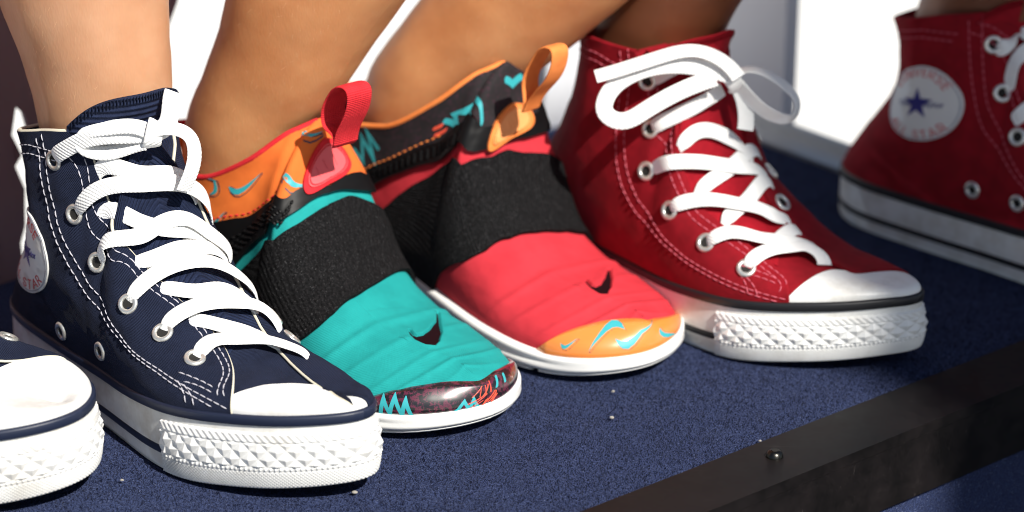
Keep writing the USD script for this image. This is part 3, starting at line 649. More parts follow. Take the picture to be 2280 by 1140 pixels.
def ankle_patch(S, t, a0, h0, R=.0262):
    def dec(poly, off, th, m, nm, par): return put(nm, decal(S, patch_xy(S, a0, h0, poly), off, th, .003), MAT[m], par)
    p = dec(Point(0, 0).buffer(R, 32), .0026, .0009, 'patch_white', 'ankle_patch', t)
    dec(Point(0, 0).buffer(R - .0009, 32).difference(Point(0, 0).buffer(R - .0015, 32)), .0035, .0002, 'patch_grey', 'patch_ring', p)
    st = [((.0098 if i % 2 == 0 else .0039) * math.sin(i * math.pi / 5), (.0098 if i % 2 == 0 else .0039) * math.cos(i * math.pi / 5)) for i in range(10)]
    dec(Polygon(st), .0035, .0002, 'patch_navy', 'patch_star', p)
    def arc(text, r, size, centre, m, inward):
        ms, wd = [], []
        for ch in text:
            if ch == ' ': wd.append(size * .5); ms.append(None); continue
            g = meshkit.text_mesh(ch, size, .0002); g.apply_translation(-g.bounds[0] * [1, 0, 1]); ms.append(g); wd.append(g.extents[0] + size * .22)
        tot = sum(wd); x = -tot / 2; polys = []
        for g, w_ in zip(ms, wd):
            xc = x + w_ / 2; x += w_
            if g is None: continue
            v, f = trimesh.remesh.subdivide_to_size(g.vertices, g.faces, .0015, max_iter=8)
            xx = v[:, 0] - g.extents[0] / 2 + xc; yy = v[:, 1]
            if inward: ang = centre - xx / r; rr = r - size / 2 + yy
            else: ang = centre + xx / r; rr = r + size / 2 - yy
            X, Y = rr * np.cos(ang), rr * np.sin(ang)
            e = .01
            kx = np.linalg.norm(S.P0(np.array(a0 + e), np.array(h0)) - S.P0(np.array(a0 - e), np.array(h0))) / (2 * e)
            ky = np.linalg.norm(S.P0(np.array(a0), np.array(h0 + .03)) - S.P0(np.array(a0), np.array(h0 - .03))) / .06
            polys.append((S.P(a0 - X / kx, np.clip(h0 + Y / ky, 0, 1), .0035 + v[:, 2]), f, None))
        put('patch_lettering', join(polys), MAT[m], p)
    arc('CONVERSE', .0192, .0052, math.pi / 2, 'patch_red', True)
    arc('ALL STAR', .0192, .0052, -math.pi / 2, 'patch_red', False)
    g = meshkit.text_mesh('Chuck Taylor', .0032, .0002); v, f = trimesh.remesh.subdivide_to_size(g.vertices, g.faces, .002, max_iter=8)
    X, Y = v[:, 0] - g.extents[0] / 2 + .001, v[:, 1] - .0014
    e = .01
    kx = np.linalg.norm(S.P0(np.array(a0 + e), np.array(h0)) - S.P0(np.array(a0 - e), np.array(h0))) / (2 * e)
    ky = np.linalg.norm(S.P0(np.array(a0), np.array(h0 + .03)) - S.P0(np.array(a0), np.array(h0 - .03))) / .06
    put('patch_signature', (S.P(a0 - X / kx, np.clip(h0 + Y / ky, 0, 1), .0038 + v[:, 2]), f, None), MAT['patch_navy'], p)
MAT['patch_white'] = M('patch_white', (.72, .72, .70), .6); MAT['patch_grey'] = M('patch_grey', (.35, .36, .40), .6)
MAT['patch_navy'] = M('patch_navy', (.03, .03, .20), .5); MAT['patch_red'] = M('patch_red', (.55, .05, .05), .5)
MAT['navy_canvas_ribbed'] = fabric('navy_canvas_ribbed', (.016, .025, .064), (.005, .008, .024), su=330., sv=20., strength=1., dist=.0010, twill=False)
MAT['red_canvas_ribbed'] = fabric('red_canvas_ribbed', (.36, .006, .016), (.20, .002, .008), twill=False)

# --- navy high top, fully in view
t = shoe_thing(S_BLUE, 'high_top_shoe', 'navy canvas high top with white laces, left of the turquoise slip-on')
EYE_B = [(.364, .869), (.405, .638), (.455, .435), (.575, .404), (.659, .435), (.721, .431)]
FAR_B = high_top(S_BLUE, t, 'navy_canvas', 'white_thread', 'navy_rubber', EYE_B)
ankle_patch(S_BLUE, t, -.190, .415, .0240)
L = lambda *p, **k: lace(S_BLUE, t, p, **k)
L((-.440, .76, .001), (-.451, .815, .003), (-.534, .865, .004), (.551, .90, .004), (.53, .74, .003), (.525, .62, .001), width=.0085)
L((-.455, .56, .001), (-.462, .625, .003), (-.566, .746, .0035), (-.615, .958, .004), (.60, .74, .0036), (.585, .55, .001), width=.0085)
L((-.57, .58, .001), (-.60, .673, .003), (-.639, .931, .0036), (.63, .80, .0036), (.60, .60, .003), (.59, .46, .001), width=.0085)
L((-.63, .62, .001), (-.656, .704, .003), (-.688, .85, .0034), (.693, .81, .0034), (.695, .62, .003), (.70, .5, .001), width=.0085)
L((-.69, .62, .001), (-.709, .708, .003), (-.74, .881, .0034), (.762, .87, .0034), (.776, .72, .003), (.785, .58, .001), width=.0085)
L((-.364, .869, .0005), (-.377, .895, .004), (-.397, .927, .0055), (-.424, .962, .007), (-.458, .96, .009), (-.495, .965, .010))
L((-.405, .638, .0005), (-.418, .66, .004), (-.434, .69, .0055), (-.455, .725, .0065), (-.546, .85, .0068), (.55, .80, .0065), (.53, .66, .006), (.525, .56, .004), (.52, .50, .0005))
L((-.455, .435, .0005), (-.467, .452, .004), (-.49, .49, .0055), (-.574, .70, .0068), (-.60, .87, .0068), (.60, .87, .0065), (.585, .66, .006), (.575, .50, .0045), (.575, .44, .0005))
L((-.575, .404, .0005), (-.588, .465, .004), (-.613, .59, .0055), (-.646, .81, .0065), (.665, .90, .0065), (.65, .62, .006), (.65, .47, .0045), (.65, .40, .0005))
L((-.659, .435, .0005), (-.668, .51, .004), (-.682, .61, .0055), (-.706, .825, .0062), (.716, .82, .0062), (.705, .55, .006), (.715, .45, .0045), (.72, .39, .0005))
L((-.721, .431, .0005), (-.727, .51, .004), (-.735, .615, .0052), (-.764, .825, .0058), (.786, .80, .0058), (.805, .64, .0055), (.815, .55, .004), (.82, .48, .0005))
# its knot: a flat loop to the left, a wrap, one short end up and one hanging down
K = S_BLUE.P(np.array(-.50), np.array(.985), .009)
def kp(*d): return [K + np.array(x) for x in d]
nrm = np.array([.62, -.62, .45])
bow(S_BLUE, t, kp((.002, .001, .0), (-.006, -.009, .0045), (-.014, -.018, .003), (-.0205, -.0245, -.0005), (-.0215, -.026, -.0055), (-.017, -.021, -.0095), (-.008, -.010, -.0075), (.000, -.002, -.004)), nrm + [.1, 0, .6], width=.0085, thick=.0022, name='bow_loop')
bow(S_BLUE, t, kp((.0015, .0, -.0055), (.0045, -.001, -.002), (.004, .001, .003), (.001, .004, .0055)), lambda s, c: c - K + np.array([.0005, -.0005, 0]), width=.0095, thick=.0022, name='knot')
bow(S_BLUE, t, kp((.0, .002, .001), (.003, .008, .004), (.001, .012, .011), (-.002, .016, .0185)), np.array([.6, -.75, .2]), width=.0095, thick=.0018, name='lace_end')
bow(S_BLUE, t, kp((.002, .001, .002), (.007, .009, .003), (.012, .0155, -.001), (.0145, .0165, -.010), (.0145, .013, -.021), (.013, .010, -.028)), lambda s, c: np.array([.5, .15, .75]) * (1 - s) + np.array([.8, .1, .1]) * s, width=.0085, thick=.0018, name='lace_end')

# --- its fellow at the corner of the picture
t = shoe_thing(S_NEAR, 'high_top_shoe', 'white rubber toe of a navy canvas shoe cut off by the lower left corner')
high_top(S_NEAR, t, 'navy_canvas', 'white_thread', 'navy_rubber', EYE_B, far_edge=EDGE_FAR_N, vents=(), cap=CAP_N)

# --- red high top with the bow
EYE_R = [(.411, .85), (.438, .612), (.449, .427), (.539, .315), (.633, .304), (.712, .258)]
EDGE_R = [(.385, 1), (.415, .97), (.437, .85), (.456, .715), (.49, .61), (.532, .55), (.574, .49), (.612, .47), (.651, .468), (.69, .465), (.721, .454), (.752, .42), (.772, .36), (.781, .22), (.783, .1), (.784, 0)]
t = shoe_thing(S_RED, 'high_top_shoe', 'red canvas high top with white laces tied in a loose bow')
high_top(S_RED, t, 'red_canvas', 'pink_thread', 'black_rubber', EYE_R, vents=(), near_edge=EDGE_R, far_edge=EDGE_FAR_R, cap=CAP_R, binding='red_canvas', seam=SEAM_R, tongue_top=.158)
L = lambda *p, **k: lace(S_RED, t, p, **k)
L((-.53, .55, .001), (-.548, .64, .003), (-.585, .83, .0035), (-.62, .97, .0035), (.64, .93, .003), (.65, .80, .001))
L((-.60, .50, .001), (-.611, .565, .003), (-.646, .81, .004), (.63, .80, .004), (.61, .66, .003), (.60, .58, .001))
L((-.665, .48, .001), (-.672, .55, .003), (-.693, .76, .0036), (.69, .90, .0036), (.68, .72, .001))
L((-.728, .42, .001), (-.736, .46, .003), (-.754, .675, .0036), (-.765, .975, .0036), (.757, .78, .001))
L((-.438, .612, .0005), (-.448, .625, .004), (-.464, .645, .0055), (-.541, .81, .007), (-.56, .985, .009))
L((-.449, .427, .0005), (-.466, .437, .004), (-.521, .48, .0055), (-.596, .66, .006), (-.631, .765, .006), (-.66, .90, .005), (.67, .86, .003), (.67, .72, .001))
L((-.539, .315, .0005), (-.554, .352, .004), (-.589, .44, .0055), (-.646, .565, .006), (-.681, .65, .006), (-.715, .80, .006), (-.735, .93, .005), (.74, .85, .002), (.74, .75, .001))
L((-.633, .304, .0005), (-.645, .335, .004), (-.672, .415, .0055), (-.726, .54, .006), (-.76, .70, .006), (-.785, .88, .005), (.80, .90, .003), (.80, .78, .001))
L((-.712, .258, .0005), (-.718, .31, .004), (-.736, .435, .0055), (-.78, .69, .006), (-.806, .89, .006), (-.838, .95, .004), (-.85, .90, .001))
L((-.411, .85, .0005), (-.43, .87, .004), (-.475, .92, .006), (-.515, .965, .009))
XL = [(0.1502, -0.0059, 0.1415), (0.1361, -0.0198, 0.146), (0.1235, -0.0349, 0.146), (0.1142, -0.0495, 0.1403), (0.1107, -0.0594, 0.1312), (0.1124, -0.0624, 0.1233), (0.1185, -0.058, 0.1187), (0.1258, -0.0464, 0.1233), (0.1352, -0.0287, 0.1335), (0.1458, -0.0119, 0.1403)]
bow(S_RED, t, XL, lambda s, c: np.array([.75, -.55, .45]) if True else 0, name='bow_loop')
XT = [(0.155, -0.0038, 0.141), (0.1459, -0.009, 0.1501), (0.135, -0.0191, 0.1546), (0.1249, -0.033, 0.1517), (0.1154, -0.0475, 0.1466), (0.1051, -0.0629, 0.1416)]
bow(S_RED, t, XT, np.array([.35, -.35, .86]), name='lace_end')
XR = [(0.1438, 0.0006, 0.1372), (0.1521, 0.0129, 0.1412), (0.1639, 0.0224, 0.1338), (0.1719, 0.0254, 0.1235), (0.1722, 0.0219, 0.1173), (0.1657, 0.0144, 0.1177), (0.1553, 0.0071, 0.1258), (0.1457, 0.0021, 0.1361)]
bow(S_RED, t, XR, lambda s, c: unit(c - np.array([.159, .0125, .1285]) + np.array([.004, -.006, .003])), name='bow_loop')
bow(S_RED, t, [(.143, .0049, .1349), (.149, .0063, .1257), (.1548, .003, .1095)], np.array([.8, -.4, .4]), name='lace_end')
bow(S_RED, t, [(.1445, .004, .131), (.1505, -.001, .135), (.150, -.0055, .141), (.143, -.003, .144)], lambda s, c: c - np.array([.141, .002, .137]), width=.009, thick=.0022, name='knot')

# --- red high top at the right edge
EYE_2 = [(.434, .827), (.458, .58), (.526, .423), (.59, .41), (.66, .435), (.721, .431)]
EDGE_2 = [(.41, 1), (.43, .97), (.46, .88), (.48, .76), (.505, .66), (.55, .60), (.58, .61), (.63, .68), (.684, .712), (.729, .742), (.757, .70), (.777, .61), (.790, .47), (.796, .32), (.798, .14), (.7985, 0)]
t = shoe_thing(S_RED2, 'high_top_shoe', 'shaded red canvas high top with a round star patch, at the right edge')
high_top(S_RED2, t, 'red_canvas', 'pink_thread', 'black_rubber', EYE_2, fine=False, vents=((.421, .138), (.525, .131)), near_edge=EDGE_2, binding='red_canvas', seam=SEAM_2, tongue_top=.160)
ankle_patch(S_RED2, t, -.276, .545, .0228)
L = lambda *p, **k: lace(S_RED2, t, p, **k)
L((-.434, .808, .0005), (-.45, .81, .004), (-.484, .82, .006), (-.52, .92, .007), (.52, .95, .007))
L((-.46, .554, .0005), (-.475, .60, .004), (-.50, .70, .006), (-.53, .90, .007), (.54, .95, .007))
L((-.50, .45, .0005), (-.53, .52, .004), (-.57, .70, .006), (-.60, .92, .006), (.61, .95, .006))

# ---------------------------------------------------------------- slip-on shoes
def spots(name, ramp, scale, rough, coat=0., second=None):
    n = {'tc': ('texture_coordinate', {}), 'vo': ('noise_texture', {'scale': scale, 'detail': 3, 'roughness': .75}),
         'rp': ('rgb_ramp', {'ramp': ramp, 'interpolate': False}),
         'p': ('principled_bsdf', {'roughness': rough, 'coat_weight': coat, 'coat_roughness': .12})}
    return usdkit.material(stage, '/World/Looks/' + name, n, [('tc.object', 'vo.vector'), ('vo.fac', 'rp.fac'), ('rp.color', 'p.base_color')], surface='p.BSDF')
MAT['turquoise_knit'] = fabric('turquoise_knit', (.012, .29, .28), (.008, .225, .22), su=25., sv=800., twill=False, strength=.4, dist=.0005, mott=60.)
MAT['coral_knit'] = fabric('coral_knit', (.56, .034, .048), (.46, .024, .036), su=25., sv=850., twill=False, strength=.25, dist=.0004, mott=60.)
MAT['black_elastic'] = usdkit.material(stage, '/World/Looks/black_elastic', {
    'tc': ('texture_coordinate', {}), 'n1': ('noise_texture', {'scale': 1000., 'detail': 2, 'roughness': .7}), 'n2': ('noise_texture', {'scale': 1900., 'detail': 1}),
    'mp': ('mapping', {'scale': (60, 300, 1)}), 'w': ('wave_texture', {'wave_type': 'bands', 'bands_direction': 'y', 'scale': .32, 'distortion': 1.5, 'detail': 2.}),
    'r1': ('rgb_ramp', {'ramp': [(.35, (.0022, .0022, .0025)), (.6, (.009, .0088, .0095)), (.70, (.03, .03, .032))]}),
    'r2': ('rgb_ramp', {'ramp': [(.70, (0, 0, 0)), (.76, (.14, .14, .145))]}), 'ad': ('mix_color', {'blend_type': 'add', 'fac': 1.}),
    'h': ('math', {'math_type': 'multiply_add', 'value2': .5}), 'bp': ('bump', {'strength': .8, 'distance': .0008}),
    'p': ('principled_bsdf', {'roughness': .85, 'specular_ior_level': .1})},
    [('tc.object', 'n1.vector'), ('tc.object', 'n2.vector'), ('tc.UV', 'mp.vector'), ('mp.vector', 'w.vector'), ('n1.fac', 'r1.fac'), ('n2.fac', 'r2.fac'), ('r1.color', 'ad.a'), ('r2.color', 'ad.b'),
     ('ad.result', 'p.base_color'), ('w.fac', 'h.value1'), ('n1.fac', 'h.value3'), ('h.value', 'bp.height'), ('bp.normal', 'p.normal')], surface='p.BSDF')
MAT['black_cage'] = M('black_cage', (.005, .005, .0055), .45, specular_ior_level=.14)
MAT['orange_sock'] = fabric('orange_sock', (.72, .165, .030), (.62, .12, .022), su=25., sv=700., twill=False, strength=.2, dist=.0004, mott=40.)
MAT['dark_sock'] = spots('dark_print_sock', [(0, (.0055, .004, .0055)), (.5, (.011, .005, .008)), (.60, (.032, .008, .019))], 420., .85)
MAT['camo_gloss'] = spots('dark_print_gloss', [(0, (.008, .006, .007)), (.47, (.014, .010, .012)), (.515, (.10, .014, .034)), (.63, (.075, .012, .028)), (.70, (.006, .006, .006))], 330., .3, 1.)
MAT['orange_gloss'] = M('orange_gloss', (.80, .24, .045), .3, coat_weight=1., coat_roughness=.1)
MAT['red_tape'] = fabric('red_tape', (.68, .03, .04), (.5, .015, .022), su=900., sv=1200., twill=False)
MAT['orange_tape'] = fabric('orange_tape', (.85, .27, .07), (.72, .19, .04), su=900., sv=1200., twill=False)
MAT['coral_rubber'] = M('coral_rubber', (.74, .10, .11), .45)
MAT['peach_rubber'] = M('peach_rubber', (.86, .36, .12), .45)
MAT['teal_print'] = M('teal_print', (.03, .36, .40), .5); MAT['dark_print'] = M('dark_print', (.05, .035, .06), .6)
MAT['streak_print'] = M('streak_print', (.72, .09, .05), .4); MAT['maroon'] = M('maroon_felt', (.011, .0015, .003), .95, specular_ior_level=.1)
MAT['midsole'] = grimy('white_midsole', (.82, .82, .80), (.66, .64, .58), .4, (.6, .9), 30.)

# lines of the slip-ons as (a, h) polylines from the heel or the sole to the ridge; the two edges of a panel are matched point by point
TEAL_LINES = dict(
    sock=[(0, .60), (.15, .615), (.25, .64), (.343, .668), (.391, .669), (.438, .642), (.476, .623), (.518, .627), (.546, .765), (.562, .904), (.569, .985), (.5695, 1)],
    top=[(0, 1), (.15, 1), (.25, 1), (.34, 1), (.39, 1), (.43, 1), (.455, 1), (.472, 1), (.484, 1), (.492, 1), (.498, 1), (.50, 1)],
    cage=[(0, 0), (.15, 0), (.27, 0), (.33, 0), (.38, .22), (.415, .392), (.451, .465), (.497, .488), (.551, .65), (.569, .812), (.575, .962), (.576, 1)],
    strap_hi=[(.345, 0), (.40, .26), (.436, .354), (.494, .423), (.537, .512), (.561, .627), (.579, .769), (.586, .896), (.587, 1)],
    strap_lo=[(.585, 0), (.61, .14), (.624, .227), (.655, .392), (.666, .47), (.675, .546), (.684, .66), (.689, .758), (.691, 1)],
    strap_hi_far=[(.45, 0), (.49, .25), (.52, .38), (.545, .5), (.562, .62), (.572, .74), (.577, .85), (.583, .93), (.586, 1)],
    strap_lo_far=[(.56, 0), (.59, .25), (.61, .38), (.633, .508), (.655, .64), (.67, .75), (.68, .85), (.687, .93), (.691, 1)],
    bump=([(.755, .0), (.765, .038), (.829, .312), (.87, .44), (.914, .55), (.96, .60), (1, .62)], [(.79, .0), (.80, .02), (.86, .16), (.90, .34), (.94, .51), (1, .62)]))
PINK_LINES = dict(
    sock=[(0, .42), (.10, .45), (.18, .49), (.252, .535), (.318, .692), (.369, .762), (.404, .773), (.45, .727), (.51, .72), (.540, .77), (.556, .90), (.558, 1)],
    top=[(0, 1), (.10, 1), (.18, 1), (.26, 1), (.32, 1), (.37, 1), (.40, 1), (.44, 1), (.475, 1), (.488, 1), (.497, 1), (.50, 1)],
    cage=[(0, 0), (.12, 0), (.21, 0), (.25, .25), (.319, .562), (.356, .638), (.404, .658), (.469, .604), (.52, .62), (.549, .685), (.572, .881), (.575, 1)],
    strap_hi=[(.26, 0), (.32, .319), (.354, .435), (.38, .512), (.42, .565), (.484, .538), (.532, .577), (.556, .681), (.580, .890), (.582, 1)],
    strap_lo=[(.50, 0), (.519, .096), (.56, .22), (.603, .358), (.63, .50), (.645, .60), (.65, .66), (.66, .79), (.668, .896), (.670, 1)],
    strap_hi_far=[(.46, 0), (.49, .15), (.515, .28), (.535, .40), (.55, .5), (.562, .6), (.572, .7), (.58, .8), (.584, .9), (.582, 1)],
    strap_lo_far=[(.56, 0), (.585, .12), (.61, .25), (.63, .38), (.65, .504), (.657, .60), (.663, .67), (.667, .78), (.670, .88), (.670, 1)],
    bump=([(.79, .0), (.804, .123), (.839, .388), (.87, .569), (.92, .73), (.965, .80), (1, .82)], [(.80, .0), (.82, .03), (.854, .12), (.90, .34), (.95, .65), (1, .82)]))
def interp(tab, x): return PchipInterpolator(*zip(*tab))(np.clip(x, tab[0][0], tab[-1][0]))
def swoosh_relief(poly_ah, depth=.0020, creases=()):
    per, ph = .31, .075
    pts = np.array(poly_ah) * [per, ph]; pg = Polygon(pts).buffer(.0005)
    from shapely import points, contains, distance, prepare
    prepare(pg)
    def rel(S, a, h, p):
        a, h = np.broadcast_arrays(a, h); out = np.zeros(a.shape); cr = np.zeros(a.shape); keep = np.ones(a.shape)
        # folded image of the ridge: both sides of h = 1
        for fa, fh in ((a, h), (-a, 2 - h)):
            m = (fa < pts[:, 0].max() / per + .03) & (fa > pts[:, 0].min() / per - .03) & (fh > pts[:, 1].min() / ph - .1) & (fh < pts[:, 1].max() / ph + .1)
            if m.any():
                q = points(fa[m] * per, fh[m] * ph)
                d = distance(q, pg.exterior); d = np.where(contains(pg, q), -d, d)
                out[m] -= depth * (1 - sstep(d, -.0004, .0003)); out[m] += .0006 * np.exp(-(d / .003) ** 2) * (d > 0); keep[m] *= sstep(d, 0, .004)
        A = np.abs(a)
        for c0, bend, amp, wd in creases:
            x = A - (c0 + bend * (1 - h) ** 2)
            w = .35 + .65 * meshkit.noise(np.stack([a * 9 + c0 * 40, h * 3, 0 * a], -1), 3)
            cr += amp * w * np.exp(-(x / wd) ** 2) * sstep(h, .05, .35)
        return out + cr * keep
    return rel
CREASE = [(.745, -.11, .0011, .007), (.790, -.10, .0009, .007), (.845, -.09, .0007, .007), (.885, -.10, .0012, .008), (.93, -.10, .0009, .009)]
def slip_on(S, t, knit, sock, binding, LN, bump_mat, swoosh):
    bump = LN['bump']
    # sole: rounded midsole with a moulded groove, on separate tread pads
    gr = lambda aa, f: .0045 - .0018 * np.exp(-((f - .62) / .1) ** 2) * sstep(1 - np.abs(aa), .12, .3)
    lv = [(.16, -.003), (.17, .0008), (.24, .0036), (.36, .0046)] + [(f, gr) for f in (.45, .52, .58, .62, .66, .72, .8)] + [(.9, .0044), (.97, .0034), (1., .0016), (1., -.006)]
    put('midsole', gridmesh(sole_wall(S, 261, lv)), MAT['midsole'], t)
    o, n = S.outline(np.linspace(-1, 1, 241)); zb = S.zb(np.clip(o[:, 0], 0, S.L)) + (S.zt(np.clip(o[:, 0], 0, S.L)) - S.zb(np.clip(o[:, 0], 0, S.L))) * .16
    put('outsole', gridmesh(np.stack([np.stack([o[:, 0] - n[:, 0] * .002, o[:, 1] - n[:, 1] * .002, zb], -1), np.stack([o[:, 0], o[:, 1] * 0, zb], -1)], 1)), MAT['black_rubber'], t)
    brk = [(-1., -.80), (-.782, -.70), (-.685, -.60), (-.585, -.45), (-.43, -.28), (-.26, .26), (.28, .43), (.45, .585), (.60, .685), (.70, .782), (.80, 1.)]
    for b0, b1 in brk:
        aa = np.linspace(b0, b1, 24); oo, nn = S.outline(aa); uu = np.clip(oo[:, 0], 0, S.L); z0 = S.zb(uu); z1 = z0 + (S.zt(uu) - z0) * .2
        A = [np.stack([oo[:, 0] + nn[:, 0] * d, oo[:, 1] + nn[:, 1] * d, z], -1) for d, z in ((-.022, z0), (.0005, z0), (.0026, z0 + (z1 - z0) * .35), (.0028, z1), (-.022, z1))]
        g = [gridmesh(np.stack(A, 1))]
        for r, rev in ((0, True), (-1, False)):
            loop = np.stack([x[r] for x in A]); cc = loop.mean(0); v = np.vstack([loop, cc])
            g.append((v, np.array([[i, (i + 1) % 5, 5] for i in range(5)]), None))
        put('tread_pad', join(g), MAT['midsole'], t)
    # knit upper; the toe is meshed finely because the mark is cut into it
    S.relief = swoosh_relief(swoosh, creases=CREASE)
    fa = np.linspace(.585, 1, 300); aa = np.r_[-fa, fa[::-1][1:]]; k = len(aa)
    A = np.broadcast_to(aa[:, None], (k, 150)); H = np.broadcast_to((1 - (1 - np.linspace(0, 1, 150)) ** 1.25)[None], (k, 150))
    P = S.P(A, H); su = np.r_[0, np.cumsum(np.linalg.norm(np.diff(P[:, 75], axis=0), axis=1))]
    uv = np.stack([np.broadcast_to(su[:, None], A.shape), np.concatenate([np.zeros((k, 1)), np.cumsum(np.linalg.norm(np.diff(P, axis=1), axis=2), axis=1)], 1)], -1)
    ku = put('knit_upper', gridmesh(P, uv), MAT[knit], t)
    S.relief = None
    sw = affinity.scale(affinity.scale(Polygon(swoosh), .31, .075, origin=(0, 0)).buffer(.0005), 1 / .31, 1 / .075, origin=(0, 0))
    put('recessed_mark', decal(S, affinity.scale(sw, 1.05, 1.05), -.0015, .0005), MAT['maroon'], ku)
    aa = np.r_[-np.linspace(.26, .64, 70), np.linspace(.64, .26, 70)]; 
    fa = np.linspace(.26, .64, 70)
    for sg in (-1, 1):
        A = sg * fa if sg > 0 else -fa[::-1]; k = len(A)
        put('knit_midfoot', sheet(S, A, np.zeros(k), np.ones(k), 40, -.0012, .0012), MAT[knit], t)
    # sock collar, its bound edge
    def loft(name, c0, c1, off, thick, m, n=130, nw=26, far=None):
        key = np.arange(len(c0)); tt = np.linspace(0, len(c0) - 1, n)
        g0, g1 = (np.stack([PchipInterpolator(key, np.array(c)[:, j])(tt) for j in (0, 1)], -1) for c in (c0, c1))
        g0, g1 = np.clip(g0, 0, 1), np.clip(g1, 0, 1)
        sg = np.r_[-np.ones(n), np.ones(n - 1)]
        f0, f1 = g0, g1
        if far: f0, f1 = (np.clip(np.stack([PchipInterpolator(key, np.array(c)[:, j])(tt) for j in (0, 1)], -1), 0, 1) for c in far)
        g0, g1 = np.concatenate([g0, f0[::-1][1:]]), np.concatenate([g1, f1[::-1][1:]])
        w = np.linspace(0, 1, nw)[:, None]
        A = (g0[None, :, 0] * (1 - w) + g1[None, :, 0] * w) * sg[None]; H = g0[None, :, 1] * (1 - w) + g1[None, :, 1] * w
        Po, Pi = S.P(A, H, off + thick), S.P(A, H, off)
        su = np.r_[0, np.cumsum(np.linalg.norm(np.diff(Po[nw // 2], axis=0), axis=1))]
        sv = np.r_[0, np.cumsum(np.linalg.norm(np.diff(Po[:, n // 2], axis=0), axis=1))]
        uv = np.stack([np.broadcast_to(sv[:, None], A.shape), np.broadcast_to(su[None], A.shape)], -1)
        return put(name, slab(Po[::-1], Pi[::-1], uv[::-1]), MAT[m], t)
    sock_line = curve(np.array(LN['sock']), 200)
    lower = [(a, h - .05) for a, h in LN['sock'][:8]] + LN['sock'][8:]
    loft('sock_collar', LN['top'], lower, .0006, .0018, sock)
    at = S.a_of(.14); b = np.linspace(-at, at, 160)
    put('collar_binding', tube(S.P(b, 1 + 0 * b, .001), .0017, 10), MAT[binding], t)
    sl = np.array([(-a, h + .018) for a, h in LN['sock'][2:8]])
    put('seam_stitches', stitches(S, sl, off=.0026, pitch=.0042, duty=.62, r=.0005), MAT[binding], t)
    # moulded cage over the heel and midfoot, with its ribs
    loft('heel_cage', LN['sock'], LN['cage'], .0020, .0014, 'black_cage')
    for q in range(5):
        k0, k1 = .30 + .10 * q, .32 + .10 * q
        pth = [(-(p[0] * (1 - k0) + r[0] * k0), p[1] * (1 - k0) + r[1] * k0) for p, r in list(zip(LN['sock'], LN['cage']))[4:9]]
        put('cage_rib', stitches(S, pth, off=.0034, pitch=.0046, duty=.6, r=.0008), MAT['black_cage'], t)
    # elastic strap across the instep
    loft('strap', LN['strap_hi'], LN['strap_lo'], .0008, .0024, 'black_elastic', far=(LN['strap_hi_far'], LN['strap_lo_far']))
    # glossy toe bumper
    fa, fb = np.linspace(bump[0][0][0] + .001, 1, 90), np.linspace(1, bump[1][0][0] + .001, 90)[1:]
    aa = np.r_[-fa, fb]; hi = np.r_[interp(bump[0], fa), interp(bump[1], fb)]
    nh = 22; kk = np.linspace(0, 1, nh)[None]; A = np.broadcast_to(aa[:, None], (len(aa), nh)); H = hi[:, None] * kk
    prof = .0006 + .0022 * np.minimum(1, 5 * np.minimum(kk + .15, 1 - kk)) * np.minimum(1, hi / .2)[:, None]
    bp = put('toe_bumper', slab(S.P(A, H, prof), S.P(A, H, -.0004)), MAT[bump_mat], t)
    return ku, bp
def printed(S, polys, off, parent, outline=True):
    for p in polys:
        pg = Polygon(p).buffer(0)
        put('printed_mark', decal(S, pg, off, .00012, .003), MAT['teal_print'], parent)
        if outline:
            l = affinity.scale(pg, .31, .075, origin=(0, 0)); l2 = affinity.translate(l.buffer(.0006), -.0008, -.0009)
            rim = l2.difference(l2.buffer(-.00045)).difference(l.buffer(.0001))
            if not rim.is_empty: put('printed_outline', decal(S, affinity.scale(rim, 1 / .31, 1 / .075, origin=(0, 0)), off + .00002, .00008, .003), MAT['dark_print'], parent)
def zigzag(S, ah, width, off, parent, mat='teal_print'):
    put('printed_stroke', strokes(S, ah, width, off, .00012), MAT[mat], parent)
def pull_tab(S, t, a, h, tilt, ax, ay, loop, v0, v1, tape, rubber, bars):
    th = np.linspace(0, 2 * np.pi, 40, endpoint=False)
    def oval(k): return Polygon(np.stack([k * ax * np.cos(th), k * ay * np.sin(th)], -1))
    rot = lambda g: patch_xy(S, a, h, affinity.rotate(g, tilt, origin=(0, 0)))
    o = put('tab_patch', decal(S, rot(oval(1.)), .0026, .0020), MAT[tape], t)
    put('tab_face', decal(S, rot(oval(.80)), .0046, .0009), MAT[rubber], o)
    put('tab_groove', decal(S, rot(oval(.76).difference(oval(.72))), .0055, .0003), MAT[tape], o)
    for y in bars:
        put('tab_bar', decal(S, rot(Polygon([(-.28 * ax, y * ay - .0005), (.28 * ax, y * ay + .0003), (.28 * ax, y * ay + .0011), (-.28 * ax, y * ay + .0003)])), .0055, .0004), MAT[rubber], o)
    C = curve(np.array([(u, (v0 + v1) / 2, w) for u, w in loop]), 80)
    T = unit(np.gradient(C, axis=0)); N = np.cross(T, np.tile([0, 1., 0], (80, 1)))
    put('tab_loop', ribbon(C, N, abs(v1 - v0), .0014, round_=.35), MAT[tape], t)

